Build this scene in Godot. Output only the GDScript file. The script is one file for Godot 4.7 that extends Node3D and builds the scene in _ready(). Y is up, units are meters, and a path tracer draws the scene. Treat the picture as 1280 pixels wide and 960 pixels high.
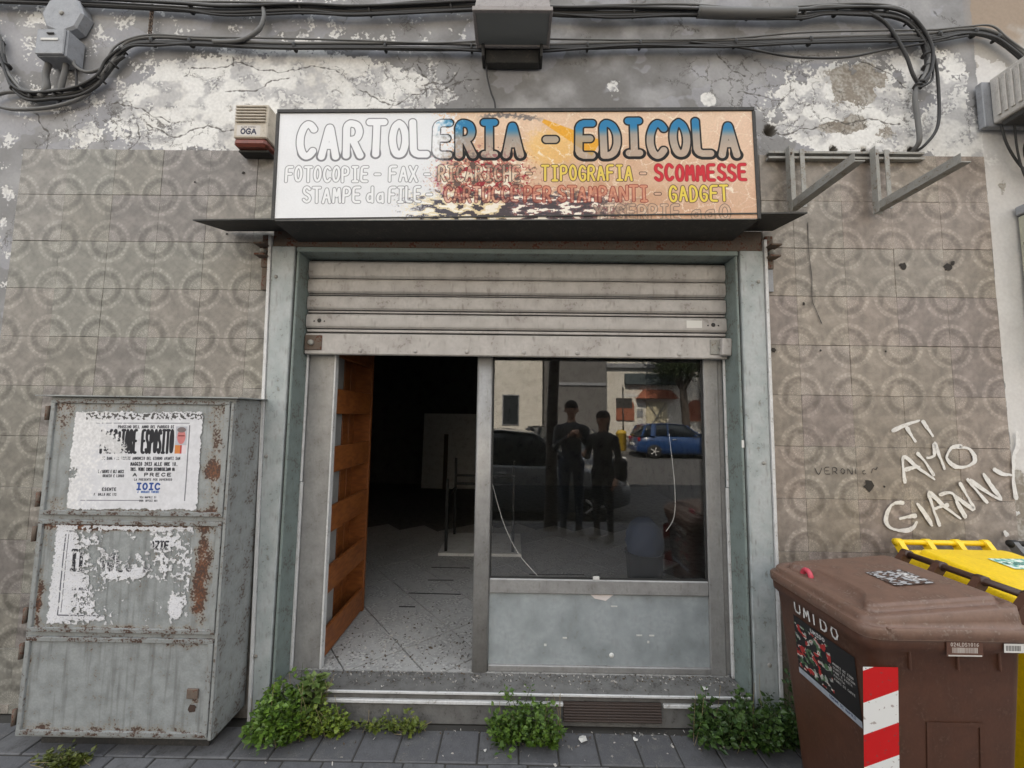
extends Node3D

const T := 0.28        # wall tile pitch
const FLOOR := 0.17    # shop floor above the pavement
var rng := RandomNumberGenerator.new()
var M := {}
var building: Node3D

func _ready():
	rng.seed = 11
	# ---- camera, sky, sun, exposure
	var cam := Camera3D.new()
	cam.name = "camera"
	add_child(cam)
	cam.position = Vector3(0, 1.594, 2.174)
	cam.rotation_degrees = Vector3(4.68, .41, .74)
	cam.fov = 88.82
	cam.near = .05; cam.far = 900.0
	cam.current = true
	var env := Environment.new()
	env.background_mode = Environment.BG_SKY
	var sm := ProceduralSkyMaterial.new()
	sm.sky_top_color = Color(.93, .95, .975)
	sm.sky_horizon_color = Color(.74, .735, .725)
	sm.sky_curve = .3
	sm.ground_bottom_color = Color(.3, .29, .28)
	sm.ground_horizon_color = Color(.6, .6, .6)
	sm.energy_multiplier = 1.15
	var sky := Sky.new(); sky.sky_material = sm
	env.sky = sky
	env.tonemap_mode = Environment.TONE_MAPPER_LINEAR
	env.tonemap_exposure = 2.3
	env.sdfgi_enabled = true; env.ssao_enabled = true; env.ssil_enabled = true
	var we := WorldEnvironment.new(); we.name = "environment"; we.environment = env
	add_child(we)
	var sun := DirectionalLight3D.new()
	sun.name = "sun"
	sun.light_energy = 1.6
	sun.light_color = Color(1, .95, .87)
	sun.light_angular_distance = .5
	sun.shadow_enabled = true
	add_child(sun)
	sun.look_at_from_position(Vector3.ZERO, Vector3(.2, -.9, .72), Vector3.FORWARD)
	make_materials()
	build_ground()
	build_building()
	build_shopfront()
	build_interior()
	build_sign()
	build_wall_fittings()
	build_cables()
	build_cabinet()
	build_bins()
	build_street()
	build_people()
	build_plants()
	build_litter()

func make_materials():
	M.jamb = worn(3, Color(.385, .415, .42), Color(.26, .30, .30), Color(.12, .10, .085), {"blotch": .85, "dirt": .5, "streak": .55, "rough": .5, "metres": .9, "edge": .69})
	M.reveal = worn(4, Color(.19, .235, .225), Color(.14, .17, .165), Color(.08, .07, .06), {"blotch": .6, "dirt": .6, "rough": .55, "metres": .8})
	M.alu = worn(5, Color(.32, .316, .308), Color(.235, .23, .226), Color(.15, .135, .12), {"blotch": .8, "dirt": .5, "streak": .5, "rough": .42, "metal": .25, "metres": .8, "edge": .68})
	M.bead = worn(6, Color(.62, .62, .62), Color(.48, .48, .48), Color(.2, .18, .16), {"rough": .5, "metres": .6, "edge": .68})
	M.slat = worn(7, Color(.45, .43, .41), Color(.335, .315, .30), Color(.16, .14, .125), {"blotch": .95, "dirt": .5, "streak": .7, "rough": .5, "metres": 1.1, "edge": .66})
	M.panel = worn(8, Color(.32, .345, .36), Color(.225, .25, .26), Color(.16, .15, .14), {"blotch": 1.0, "dirt": .35, "streak": .3, "rough": .45, "metres": 1.3, "edge": .7})
	M.rusty = worn(9, Color(.125, .095, .075), Color(.17, .14, .12), Color(.10, .03, .015), {"blotch": .9, "dirt": .95, "streak": .5, "rough": .85, "metres": .7, "edge": .56})
	M.dark = worn(10, Color(.035, .034, .033), Color(.05, .047, .043), Color(.1, .085, .07), {"rough": .7, "metres": .6})
	M.cabinet = worn(12, Color(.275, .287, .282), Color(.20, .21, .208), Color(.085, .06, .045), {"blotch": .9, "dirt": .85, "streak": .7, "rough": .55, "metres": .7, "edge": .63})
	M.cabrust = worn(11, Color(.24, .25, .245), Color(.17, .16, .145), Color(.05, .022, .013), {"blotch": .9, "dirt": .95, "streak": .3, "rough": .75, "metres": .5, "edge": .54})
	M.steel = worn(13, Color(.30, .295, .275), Color(.235, .225, .205), Color(.13, .085, .05), {"blotch": .8, "dirt": .7, "streak": .5, "rough": .6, "metres": .5})
	M.stone = worn(14, Color(.105, .105, .112), Color(.075, .075, .08), Color(.17, .165, .16), {"blotch": .9, "dirt": .35, "streak": 0.0, "rough": .75, "metres": .45, "bump": .35, "edge": .64})
	M.stone2 = worn(15, Color(.125, .125, .13), Color(.09, .09, .095), Color(.055, .052, .05), {"blotch": .9, "dirt": .5, "streak": 0.0, "rough": .75, "metres": .5, "bump": .35, "edge": .62})
	M.stone3 = worn(16, Color(.09, .091, .098), Color(.12, .118, .118), Color(.2, .19, .175), {"blotch": .8, "dirt": .3, "streak": 0.0, "rough": .75, "metres": .4, "bump": .35, "edge": .66})
	M.joint = mat(Color(.045, .042, .038), .95)
	M.concrete = worn(17, Color(.16, .155, .15), Color(.11, .105, .10), Color(.05, .046, .042), {"blotch": 1.0, "dirt": .6, "streak": .4, "rough": .9, "metres": .7, "bump": .4})
	M.asphalt = worn(18, Color(.07, .07, .072), Color(.05, .05, .052), Color(.11, .105, .10), {"blotch": .8, "dirt": .4, "streak": 0.0, "rough": .9, "metres": 3.0, "bump": .6})
	M.mortar = worn(19, Color(.26, .25, .235), Color(.2, .19, .18), Color(.12, .115, .105), {"rough": .95, "metres": .8, "bump": .4})
	M.cable = mat(Color(.028, .027, .027), .6)
	M.cable_grey = mat(Color(.13, .128, .125), .6)
	M.rubber = mat(Color(.02, .02, .02), .7)
	M.box_grey = worn(20, Color(.27, .28, .30), Color(.22, .23, .245), Color(.13, .12, .12), {"blotch": .6, "dirt": .3, "streak": .5, "rough": .5, "metres": .4})
	M.glass = StandardMaterial3D.new()
	M.glass.albedo_color = Color(.3, .33, .32, .006)
	M.glass.roughness = 0.0; M.glass.metallic_specular = .5
	M.glass.transparency = BaseMaterial3D.TRANSPARENCY_ALPHA
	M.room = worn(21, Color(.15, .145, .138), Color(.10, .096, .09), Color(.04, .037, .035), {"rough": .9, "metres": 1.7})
	M.wood = wood_mat(22, Color(.27, .09, .022), Color(.15, .043, .011))
	M.white = worn(23, Color(.66, .655, .64), Color(.55, .54, .52), Color(.3, .28, .25), {"blotch": .6, "dirt": .35, "streak": .4, "rough": .7, "metres": .9})

func wood_mat(sd: int, a: Color, b: Color) -> StandardMaterial3D:
	var w := 512
	var img := Image.create_from_data(w, w, false, Image.FORMAT_L8, bytes(noise(sd, .05, 5), w, w))
	img.resize(24, w, Image.INTERPOLATE_BILINEAR); img.resize(w, w, Image.INTERPOLATE_CUBIC)
	var g := img.get_data()
	var n2 := bytes(noise(sd + 1, .012, 3), w, w)
	var out := PackedByteArray(); out.resize(w * w * 3)
	var c0 := lut(a); var c1 := lut(b)
	for i in w * w:
		var c := c0.lerp(c1, clampf((g[i] / 255.0 - .25) * 1.3 + (n2[i] / 255.0 - .5) * .6, 0, 1))
		out[i * 3] = int(c.x); out[i * 3 + 1] = int(c.y); out[i * 3 + 2] = int(c.z)
	var m := StandardMaterial3D.new()
	m.albedo_texture = texture(w, w, out)
	m.roughness = .5
	m.uv1_triplanar = true; m.uv1_scale = Vector3(1.2, 1.2, 1.2)
	m.uv1_triplanar_sharpness = 8.0
	return m
# ---------------------------------------------------------------- mesh helper
class MB:
	var st := SurfaceTool.new()
	var xf := Transform3D.IDENTITY
	var bias := Vector3.ZERO
	func _init(smooth := false):
		st.begin(Mesh.PRIMITIVE_TRIANGLES)
		st.set_smooth_group(0 if smooth else -1)
	func smooth(on: bool): st.set_smooth_group(0 if on else -1)
	# convex polygon facing out
	func poly(pts: Array, out: Vector3, uvs := []):
		var p := pts
		var t := uvs
		if p.size() < 3: return
		var n: Vector3 = (p[1] - p[0]).cross(p[2] - p[0])
		if p.size() > 3: n += (p[2] - p[0]).cross(p[3] - p[0])
		if n.dot(out) < 0:
			p = p.duplicate(); p.reverse()
			if t.size(): t = t.duplicate(); t.reverse()
		for k in range(1, p.size() - 1):
			for q in [0, k + 1, k]:
				if t.size(): st.set_uv(t[q])
				else: st.set_uv(Vector2.ZERO)
				st.add_vertex(xf * p[q])
	func box(lo: Vector3, hi: Vector3, c := 0.0):
		var m := (lo + hi) * .5
		var h := (hi - lo) * .5
		c = minf(c, minf(h.x, minf(h.y, h.z)) * .9)
		for a in 3:
			var b := (a + 1) % 3
			var d := (a + 2) % 3
			for s in [-1.0, 1.0]:
				var out := Vector3.ZERO; out[a] = s
				var q := []
				for w in [[-1, -1], [1, -1], [1, 1], [-1, 1]]:
					var p := m
					p[a] += s * h[a]; p[b] += w[0] * (h[b] - c); p[d] += w[1] * (h[d] - c)
					q.append(p)
				poly(q, out)
			if c <= 0: continue
			for s in [-1.0, 1.0]:
				for t in [-1.0, 1.0]:  # edge along d between faces a and b
					var out := Vector3.ZERO; out[a] = s; out[b] = t
					var q := []
					for w in [[1, -1], [1, 1], [0, 1], [0, -1]]:
						var p := m
						p[a] += s * (h[a] - (0.0 if w[0] else c)); p[b] += t * (h[b] - (c if w[0] else 0.0)); p[d] += w[1] * (h[d] - c)
						q.append(p)
					poly(q, out)
		if c > 0:
			for sx in [-1, 1]:
				for sy in [-1, 1]:
					for sz in [-1, 1]:
						var s := Vector3(sx, sy, sz)
						poly([m + s * Vector3(h.x, h.y - c, h.z - c), m + s * Vector3(h.x - c, h.y, h.z - c), m + s * Vector3(h.x - c, h.y - c, h.z)], s)
	# quad with uv 0..1: a lower left, b lower right, c upper right, d upper left
	func card(a, b, c, d, out: Vector3, r := Rect2(0, 0, 1, 1)):
		poly([a, b, c, d], out, [Vector2(r.position.x, r.end.y), r.end, Vector2(r.end.x, r.position.y), r.position])
	func loft(rings: Array, caps := true, closed := true):
		for k in rings.size() - 1:
			var A = rings[k]
			var B = rings[k + 1]
			var ca := Vector3.ZERO
			for p in A: ca += p
			for p in B: ca += p
			ca /= float(A.size() + B.size())
			var n: int = A.size()
			for i in (n if closed else n - 1):
				var j := (i + 1) % n
				var mid: Vector3 = (A[i] + A[j] + B[i] + B[j]) * .25
				poly([A[i], A[j], B[j], B[i]], mid - ca + bias, [Vector2(float(i) / n, float(k)), Vector2(float(i + 1) / n, float(k)), Vector2(float(i + 1) / n, k + 1.0), Vector2(float(i) / n, k + 1.0)])
		if caps:
			for e in [0, rings.size() - 1]:
				var R = rings[e]
				var O = rings[1 if e == 0 else e - 1]
				var c := Vector3.ZERO
				var o := Vector3.ZERO
				for p in R: c += p
				for p in O: o += p
				c /= R.size(); o /= O.size()
				var n: int = R.size()
				for i in n: poly([c, R[i], R[(i + 1) % n]], c - o + (c - o).normalized() * 1e-4)
	func tube(pts: Array, r, sides := 6, caps := true):
		var rings := []
		var side := Vector3.ZERO
		for k in pts.size():
			var d: Vector3 = (pts[mini(k + 1, pts.size() - 1)] - pts[maxi(k - 1, 0)])
			if d.length() < 1e-9: d = Vector3.UP
			d = d.normalized()
			if side == Vector3.ZERO: side = d.cross(Vector3.UP if absf(d.y) < .9 else Vector3.RIGHT).normalized()
			side = (side - d * side.dot(d)).normalized()
			var up := d.cross(side)
			var rr: float = r[k] if r is Array else r
			var ring := []
			for i in sides:
				var a := TAU * i / sides
				ring.append(pts[k] + (side * cos(a) + up * sin(a)) * rr)
			rings.append(ring)
		loft(rings, caps)
	func lathe(base: Vector3, prof: Array, sides := 16, axis := Vector3.UP):  # prof: [radius, height]
		var u := axis.cross(Vector3.RIGHT if absf(axis.x) < .9 else Vector3.UP).normalized()
		var w := axis.cross(u)
		var rings := []
		for q in prof:
			var ring := []
			for i in sides:
				var a := TAU * i / sides
				ring.append(base + axis * q[1] + (u * cos(a) + w * sin(a)) * maxf(q[0], 1e-4))
			rings.append(ring)
		loft(rings, true)
	# side outline in (x,y) extruded along z between z0 and z1 (any outline that is star-shaped round its middle)
	func prism(o: Array, z0: float, z1: float):
		var c := Vector2.ZERO
		for p in o: c += p
		c /= o.size()
		for i in o.size():
			var a: Vector2 = o[i]
			var b: Vector2 = o[(i + 1) % o.size()]
			var m := (a + b) * .5 - c
			poly([Vector3(a.x, a.y, z0), Vector3(b.x, b.y, z0), Vector3(b.x, b.y, z1), Vector3(a.x, a.y, z1)], Vector3(m.x, m.y, 0))
		var tri := Geometry2D.triangulate_polygon(PackedVector2Array(o))
		for s in [[z0, -1.0], [z1, 1.0]]:
			for i in range(0, tri.size(), 3):
				var q := []
				for k in 3: q.append(Vector3(o[tri[i + k]].x, o[tri[i + k]].y, s[0]))
				poly(q, Vector3(0, 0, signf(s[1]) * 1.0))
	func mesh() -> ArrayMesh:
		st.index()
		st.generate_normals()
		return st.commit()
	func done(called: String, m: Material, parent: Node) -> MeshInstance3D:
		var o := MeshInstance3D.new()
		o.name = called
		o.mesh = mesh()
		o.material_override = m
		parent.add_child(o, true)
		return o

var used := {}
func numbered(called: String) -> String:
	if not used.has(called):
		used[called] = 0
		return called
	used[called] += 1
	return "%s_%03d" % [called, used[called]]
func tag(o: Node, label := "", category := "", group := "", kind := ""):
	if label: o.set_meta("label", label)
	if category: o.set_meta("category", category)
	if group: o.set_meta("group", group)
	if kind: o.set_meta("kind", kind)
	return o
func thing(called: String, at: Vector3, label: String, category: String, group := "") -> Node3D:
	var o := Node3D.new()
	o.name = numbered(called)
	add_child(o)
	o.position = at
	tag(o, label, category, group)
	return o
func put(parent: Node, called: String, mesh: Mesh, m: Material, at := Vector3.ZERO) -> MeshInstance3D:
	var o := MeshInstance3D.new()
	o.name = called; o.mesh = mesh; o.material_override = m
	parent.add_child(o, true)
	o.position = at
	return o
func part_box(parent: Node, called: String, lo: Vector3, hi: Vector3, m: Material, c := 0.002) -> MeshInstance3D:
	var b := MB.new(); b.box(lo, hi, c)
	return b.done(called, m, parent)
func structure(called: String, lo: Vector3, hi: Vector3, m: Material, c := 0.0) -> MeshInstance3D:
	var b := MB.new(); b.box(lo, hi, c)
	var o := b.done(called, m, self)
	o.set_meta("kind", "structure")
	return o
func curve(pts: Array, n := 6) -> Array:  # Catmull-Rom through points
	var out := []
	for i in pts.size() - 1:
		var a: Vector3 = pts[maxi(i - 1, 0)]
		var b: Vector3 = pts[i]
		var c: Vector3 = pts[i + 1]
		var d: Vector3 = pts[mini(i + 2, pts.size() - 1)]
		for k in n: out.append(b.cubic_interpolate(c, a, d, float(k) / n))
	out.append(pts[-1])
	return out

# ---------------------------------------------------------------- materials and computed textures
func lin(r: float, g: float, b: float) -> Color: return Color(r, g, b).linear_to_srgb()
func mat(c: Color, rough := .8, metal := 0.0) -> StandardMaterial3D:  # c: linear base colour
	var m := StandardMaterial3D.new()
	m.albedo_color = c.linear_to_srgb()
	m.roughness = rough
	m.metallic = metal
	return m
func noise(sd: int, freq: float, oct := 4, type := FastNoiseLite.TYPE_SIMPLEX_SMOOTH) -> FastNoiseLite:
	var n := FastNoiseLite.new()
	n.seed = sd; n.frequency = freq; n.noise_type = type; n.fractal_octaves = oct
	n.fractal_type = FastNoiseLite.FRACTAL_FBM if oct > 1 else FastNoiseLite.FRACTAL_NONE
	return n
func cells(sd: int, freq: float) -> FastNoiseLite:
	var n := noise(sd, freq, 1, FastNoiseLite.TYPE_CELLULAR)
	n.cellular_return_type = FastNoiseLite.RETURN_DISTANCE2_SUB
	n.domain_warp_enabled = true
	n.domain_warp_amplitude = .6 / freq
	n.domain_warp_frequency = freq * 1.6
	n.domain_warp_fractal_octaves = 3
	return n
func bytes(n: FastNoiseLite, w: int, h: int) -> PackedByteArray:  # seamless, 0..255
	return n.get_seamless_image(w, h, false, false, .15, true).get_data()
func texture(w: int, h: int, d: PackedByteArray, alpha := false) -> ImageTexture:
	return ImageTexture.create_from_image(Image.create_from_data(w, h, false, Image.FORMAT_RGBA8 if alpha else Image.FORMAT_RGB8, d))
func grey(w: int, h: int, d: PackedByteArray) -> ImageTexture:
	return ImageTexture.create_from_image(Image.create_from_data(w, h, false, Image.FORMAT_L8, d))
func to8(c: float) -> int:  # linear 0..1 to an sRGB byte
	c = clampf(c, 0.0, 1.0)
	return int(255.0 * (12.92 * c if c < .0031308 else 1.055 * pow(c, .41667) - .055) + .5)
func lut(c: Color) -> Vector3: return Vector3(to8(c.r), to8(c.g), to8(c.b))
func sstep(a: float, b: float, x: float) -> float:
	var t := clampf((x - a) / (b - a), 0.0, 1.0)
	return t * t * (3.0 - 2.0 * t)

var relief := {}
# worn paint: base with blotches, dirt specks, drips that run down and scratches; tiles every "metres"
func worn(sd: int, base: Color, blotch: Color, dirt: Color, o := {}) -> StandardMaterial3D:
	var w := 512
	var A := bytes(noise(sd, .012, 5), w, w)
	var B := bytes(noise(sd + 1, .07, 4), w, w)
	var S := Image.create_from_data(w, w, false, Image.FORMAT_L8, bytes(noise(sd + 2, .03, 4), w, w))
	S.resize(w, 48, Image.INTERPOLATE_BILINEAR); S.resize(w, w, Image.INTERPOLATE_CUBIC)
	var D := S.get_data()  # long streaks across v are long in v: squeeze in v, then stretch
	S = Image.create_from_data(w, w, false, Image.FORMAT_L8, bytes(noise(sd + 3, .09, 3), w, w))
	S.resize(w, 16, Image.INTERPOLATE_BILINEAR); S.resize(w, w, Image.INTERPOLATE_CUBIC)
	var E := S.get_data()
	var out := PackedByteArray(); out.resize(w * w * 3)
	var hgt := PackedByteArray(); hgt.resize(w * w)
	var c0 := lut(base); var c1 := lut(blotch); var c2 := lut(dirt)
	var kb: float = o.get("blotch", .6); var kd: float = o.get("dirt", .5); var ks: float = o.get("streak", .5); var edge: float = o.get("edge", .62)
	for i in w * w:
		var a := A[i] / 255.0
		var b := B[i] / 255.0
		var t := clampf((a - .35) * 1.6 + (b - .5) * .5, 0, 1) * kb
		var c := c0.lerp(c1, t)
		var s := clampf((D[i] / 255.0 - .52) * 2.2, 0, 1) * clampf((E[i] / 255.0 - .4) * 2.5, 0, 1)
		var dd := maxf(clampf((a * .45 + b * .55 - edge) * 9.0, 0, 1) * kd, s * ks)
		c = c.lerp(c2, dd)
		c *= 1.0 + (b - .5) * .10
		out[i * 3] = clampi(int(c.x), 0, 255); out[i * 3 + 1] = clampi(int(c.y), 0, 255); out[i * 3 + 2] = clampi(int(c.z), 0, 255)
		hgt[i] = clampi(int(150 + (b - .5) * 90 - dd * 60), 0, 255)
	var m := StandardMaterial3D.new()
	m.albedo_texture = texture(w, w, out)
	m.roughness = o.get("rough", .6); m.metallic = o.get("metal", 0.0)
	m.uv1_triplanar = true; m.uv1_world_triplanar = true
	m.uv1_triplanar_sharpness = 8.0
	var k: float = 1.0 / o.get("metres", 1.0)
	m.uv1_scale = Vector3(k, k, k)
	m.uv1_offset = Vector3(sd * .137, sd * .071, sd * .053)
	m.heightmap_enabled = true; m.heightmap_texture = relief[sd % 4] if relief.has(sd % 4) else grey(w, w, hgt); m.heightmap_scale = o.get("bump", .12)
	relief[sd % 4] = m.heightmap_texture
	return m

# ---------------------------------------------------------------- lettering: strokes drawn as distance fields
var GLYPH := {
	"A": [[.0, 1, .5, 0, 1, 1], [.2, .66, .8, .66]], "B": [[0, 1, 0, 0, .6, 0, .85, .12, .85, .34, .6, .46, 0, .46], [.6, .46, .95, .6, .95, .86, .65, 1, 0, 1]],
	"C": [[.95, .16, .7, 0, .35, 0, .08, .25, 0, .5, .08, .78, .35, 1, .7, 1, .95, .84]], "D": [[0, 1, 0, 0, .5, 0, .85, .2, .97, .5, .85, .8, .5, 1, 0, 1]],
	"E": [[.9, 0, 0, 0, 0, 1, .9, 1], [0, .48, .75, .48]], "F": [[.9, 0, 0, 0, 0, 1], [0, .48, .75, .48]],
	"G": [[.95, .18, .7, 0, .35, 0, .08, .25, 0, .5, .08, .78, .35, 1, .7, 1, .95, .85, .95, .55, .55, .55]], "H": [[0, 0, 0, 1], [1, 0, 1, 1], [0, .5, 1, .5]],
	"I": [[.5, 0, .5, 1], [.15, 0, .85, 0], [.15, 1, .85, 1]], "J": [[.8, 0, .8, .8, .6, 1, .25, 1, .05, .8]], "K": [[0, 0, 0, 1], [.95, 0, 0, .55], [.3, .4, 1, 1]],
	"L": [[0, 0, 0, 1, .9, 1]], "M": [[0, 1, .12, 0, .5, .7, .88, 0, 1, 1]], "N": [[0, 1, 0, 0, 1, 1, 1, 0]],
	"O": [[.5, 0, .82, .1, 1, .5, .82, .9, .5, 1, .18, .9, 0, .5, .18, .1, .5, 0]], "P": [[0, 1, 0, 0, .6, 0, .92, .14, .92, .4, .6, .54, 0, .54]],
	"Q": [[.5, 0, .82, .1, 1, .5, .82, .9, .5, 1, .18, .9, 0, .5, .18, .1, .5, 0], [.6, .7, 1, 1.05]], "R": [[0, 1, 0, 0, .6, 0, .9, .14, .9, .38, .6, .52, 0, .52], [.45, .52, .98, 1]],
	"S": [[.9, .14, .65, 0, .3, 0, .06, .14, .06, .34, .3, .46, .7, .54, .95, .68, .95, .86, .7, 1, .3, 1, .03, .86]], "T": [[0, 0, 1, 0], [.5, 0, .5, 1]],
	"U": [[0, 0, 0, .72, .2, .97, .5, 1, .8, .97, 1, .72, 1, 0]], "V": [[0, 0, .5, 1, 1, 0]], "W": [[0, 0, .22, 1, .5, .35, .78, 1, 1, 0]], "X": [[0, 0, 1, 1], [1, 0, 0, 1]],
	"Y": [[0, 0, .5, .5, 1, 0], [.5, .5, .5, 1]], "Z": [[0, 0, 1, 0, 0, 1, 1, 1]], "-": [[.15, .55, .85, .55]], ".": [[.5, .98, .5, 1]], "/": [[.1, 1, .9, 0]], "*": [[.3, .2, .7, .2]],
	"a": [[.8, .45, .4, .4, .1, .6, .1, .85, .4, 1, .8, .85], [.8, .4, .85, 1]], "d": [[.8, .55, .4, .42, .1, .6, .1, .85, .4, 1, .8, .85], [.8, 0, .82, 1]],
	"0": [[.5, 0, .9, .2, .9, .8, .5, 1, .1, .8, .1, .2, .5, 0]], "1": [[.25, .2, .55, 0, .55, 1]], "2": [[.08, .2, .3, 0, .7, 0, .92, .2, .85, .45, .05, 1, .95, 1]],
	"3": [[.1, .05, .7, 0, .92, .2, .7, .46, .4, .48], [.7, .46, .95, .72, .75, .97, .3, 1, .05, .9]], "4": [[.7, 1, .7, 0, .05, .7, .95, .7]], "5": [[.9, 0, .15, 0, .1, .45, .6, .4, .95, .65, .75, .97, .3, 1, .05, .9]],
	"6": [[.85, .05, .4, .15, .08, .55, .15, .9, .5, 1, .9, .85, .9, .6, .55, .48, .1, .6]], "7": [[.05, 0, .95, 0, .35, 1]], "8": [[.5, .47, .15, .3, .2, .08, .5, 0, .8, .08, .85, .3, .5, .47, .1, .7, .15, .93, .5, 1, .85, .93, .9, .7, .5, .47]], "9": [[.9, .4, .5, .5, .1, .38, .12, .12, .5, 0, .88, .12, .9, .45, .6, 1]],
}
# paint.call(x, y, distance in pixels, v 0..1 down the letter) for each pixel near a stroke
func letters(text: String, x0: float, y0: float, width: float, height: float, fill_w: float, reach: float, paint: Callable, jitter := 0.0, sd := 1):
	var r := RandomNumberGenerator.new(); r.seed = sd
	var n := text.length()
	var step := width / n
	for k in n:
		var ch := text[k]
		if not GLYPH.has(ch): continue
		var gw := step * fill_w
		var ox := x0 + step * k + (step - gw) * .5 + r.randf_range(-1, 1) * jitter * step
		var oy := y0 + r.randf_range(-1, 1) * jitter * height
		var tilt := r.randf_range(-1, 1) * jitter
		var segs := []
		for pl in GLYPH[ch]:
			var line := []
			for q in range(0, pl.size(), 2): line.append(Vector2(ox + pl[q] * gw + tilt * (pl[q + 1] - .5) * height, oy + pl[q + 1] * height))
			for turn in 2:   # round the corners a little
				var soft := [line[0]]
				for q in range(1, line.size() - 1):
					var cut := height * (.10 if turn == 0 else .05)
					var before: Vector2 = line[q - 1] - line[q]
					var after: Vector2 = line[q + 1] - line[q]
					soft.append(line[q] + before.normalized() * minf(cut, before.length() * .3))
					soft.append(line[q] + after.normalized() * minf(cut, after.length() * .3))
				if line.size() > 1: soft.append(line[-1])
				line = soft
			for q in line.size() - 1: segs.append([line[q], line[q + 1]])
		for py in range(int(oy - reach) - 1, int(oy + height * 1.08 + reach) + 2):
			for px in range(int(ox - reach - absf(tilt) * height) - 1, int(ox + gw + reach + absf(tilt) * height) + 2):
				var best := reach * reach
				var p := Vector2(px + .5, py + .5)
				for s in segs:
					var a: Vector2 = s[0]
					var ab: Vector2 = s[1] - a
					var t := clampf((p - a).dot(ab) / maxf(ab.length_squared(), 1e-6), 0, 1)
					best = minf(best, p.distance_squared_to(a + ab * t))
				if best < reach * reach: paint.call(px, py, sqrt(best), clampf((py - oy) / height, 0, 1))
# plain lettering straight into a byte buffer (ch bytes a pixel)
func ink(buf: PackedByteArray, w: int, h: int, ch: int, text: String, x0: float, y0: float, width: float, height: float, thick: float, c: Vector3, fill_w := .72, sd := 1) -> PackedByteArray:
	var box := [buf]
	letters(text, x0, y0, width, height, fill_w, thick * .5 + 1.0, func(x, y, d, _v):
		if x < 0 or y < 0 or x >= w or y >= h: return
		var a := clampf(thick * .5 - d + .5, 0, 1)
		if a <= 0: return
		var i: int = (y * w + x) * ch
		for k in 3: box[0][i + k] = int(lerpf(box[0][i + k], c[k], a)), 0.0, sd)
	return box[0]

# ---------------------------------------------------------------- ground
func build_ground():
	structure("ground", Vector3(-300, -.5, -300), Vector3(300, -.16, 300), M.asphalt)
	structure("road", Vector3(-120, -.158, 3.62), Vector3(120, -.13, 16.3), M.asphalt)
	structure("pavement_bed", Vector3(-40, -.155, -.02), Vector3(40, -.006, 3.5), M.joint)
	var far := structure("pavement", Vector3(-40, -.155, 1.52), Vector3(40, 0.0, 3.498), M.stone)
	far.set_meta("label", "dark stone pavement running to the kerb")
	structure("kerb", Vector3(-40, -.15, 3.5), Vector3(40, .004, 3.64), M.concrete, .01)
	structure("kerb_far", Vector3(-40, -.15, 16.28), Vector3(40, .004, 16.42), M.concrete, .01)
	structure("pavement_far", Vector3(-40, -.155, 16.42), Vector3(40, 0, 18.6), M.stone2)
	# stone slabs one by one near the shop; rows run along the wall
	var bed := get_node("pavement_bed")
	var meshes := []
	for k in 5:
		var b := MB.new()
		b.box(Vector3(-.5, -.06, -.5), Vector3(.5, 0, .5), .0)
		meshes.append(b)
	var mats := [M.stone, M.stone2, M.stone3, M.stone]
	var z := .045
	var row := 0
	var n := 0
	while z < 1.5:
		var d := .19
		var x := -3.6 + rng.randf_range(0, .19)
		while x < 3.6:
			var w := .19 + rng.randf_range(-.006, .01)
			var b := MB.new()
			b.box(Vector3(-w * .5 + .0035, -.05, -d * .5 + .0035), Vector3(w * .5 - .0035, 0, d * .5 - .0035), .004)
			if n < 300:
				var o := put(bed, "slab", b.mesh(), mats[rng.randi() % 4], Vector3(x + w * .5, rng.randf_range(-.003, .001), z + d * .5))
				o.rotation = Vector3(rng.randf_range(-.008, .008), rng.randf_range(-.006, .006), rng.randf_range(-.008, .008))
			n += 1
			x += w
		z += d
		row += 1

# ---------------------------------------------------------------- plaster with peeling paint
# blobs: x, y, rx, ry, weight
const BARE := [[-1.72, 3.46, .62, .26, 1.25], [-1.25, 3.52, .40, .22, .9], [-2.05, 3.27, .28, .14, .75], [-.78, 3.56, .42, .16, .62], [-.55, 3.45, .2, .1, .4], [-2.75, 3.98, .28, .12, .5], [-2.55, 3.22, .12, .08, .5], [-2.95, 3.6, .14, .3, .3],
	[1.72, 3.45, .22, .2, .7], [2.08, 3.46, .42, .30, .72], [2.2, 3.23, .5, .10, .75], [2.55, 3.40, .1, .28, .7], [2.42, 3.72, .22, .12, .55], [1.12, 3.476, .05, .04, 1.3], [-1.2, 3.86, .3, .06, .35], [.55, 3.55, .05, .06, .6], [-2.98, 2.75, .06, .35, .45], [-2.97, 1.9, .07, .5, .4], [-3.0, .9, .1, .8, .3], [2.66, 3.2, .12, .12, .8]]
const DEEP := [[1.95, 3.55, .17, .17, .8], [1.90, 3.31, .14, .045, 1.0], [2.15, 3.28, .09, .07, .55], [2.12, 3.62, .12, .1, .5], [-2.42, 3.21, .05, .07, .5], [-1.75, 3.38, .2, .06, .35], [2.74, 1.2, .07, .15, 1.0], [2.75, 1.0, .06, .06, .8], [2.79, 2.95, .03, .05, .45], [2.78, 2.5, .03, .05, .45]]
const CRAZED := [[-.62, 3.56, .36, .20, 1.0], [1.42, 3.5, .25, .28, .8], [-2.35, 3.28, .3, .14, .9], [-2.7, 3.3, .3, .2, .4], [1.2, 3.66, .3, .12, .6], [2.0, 3.36, .5, .25, .5], [-1.9, 3.26, .3, .07, .6]]
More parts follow.
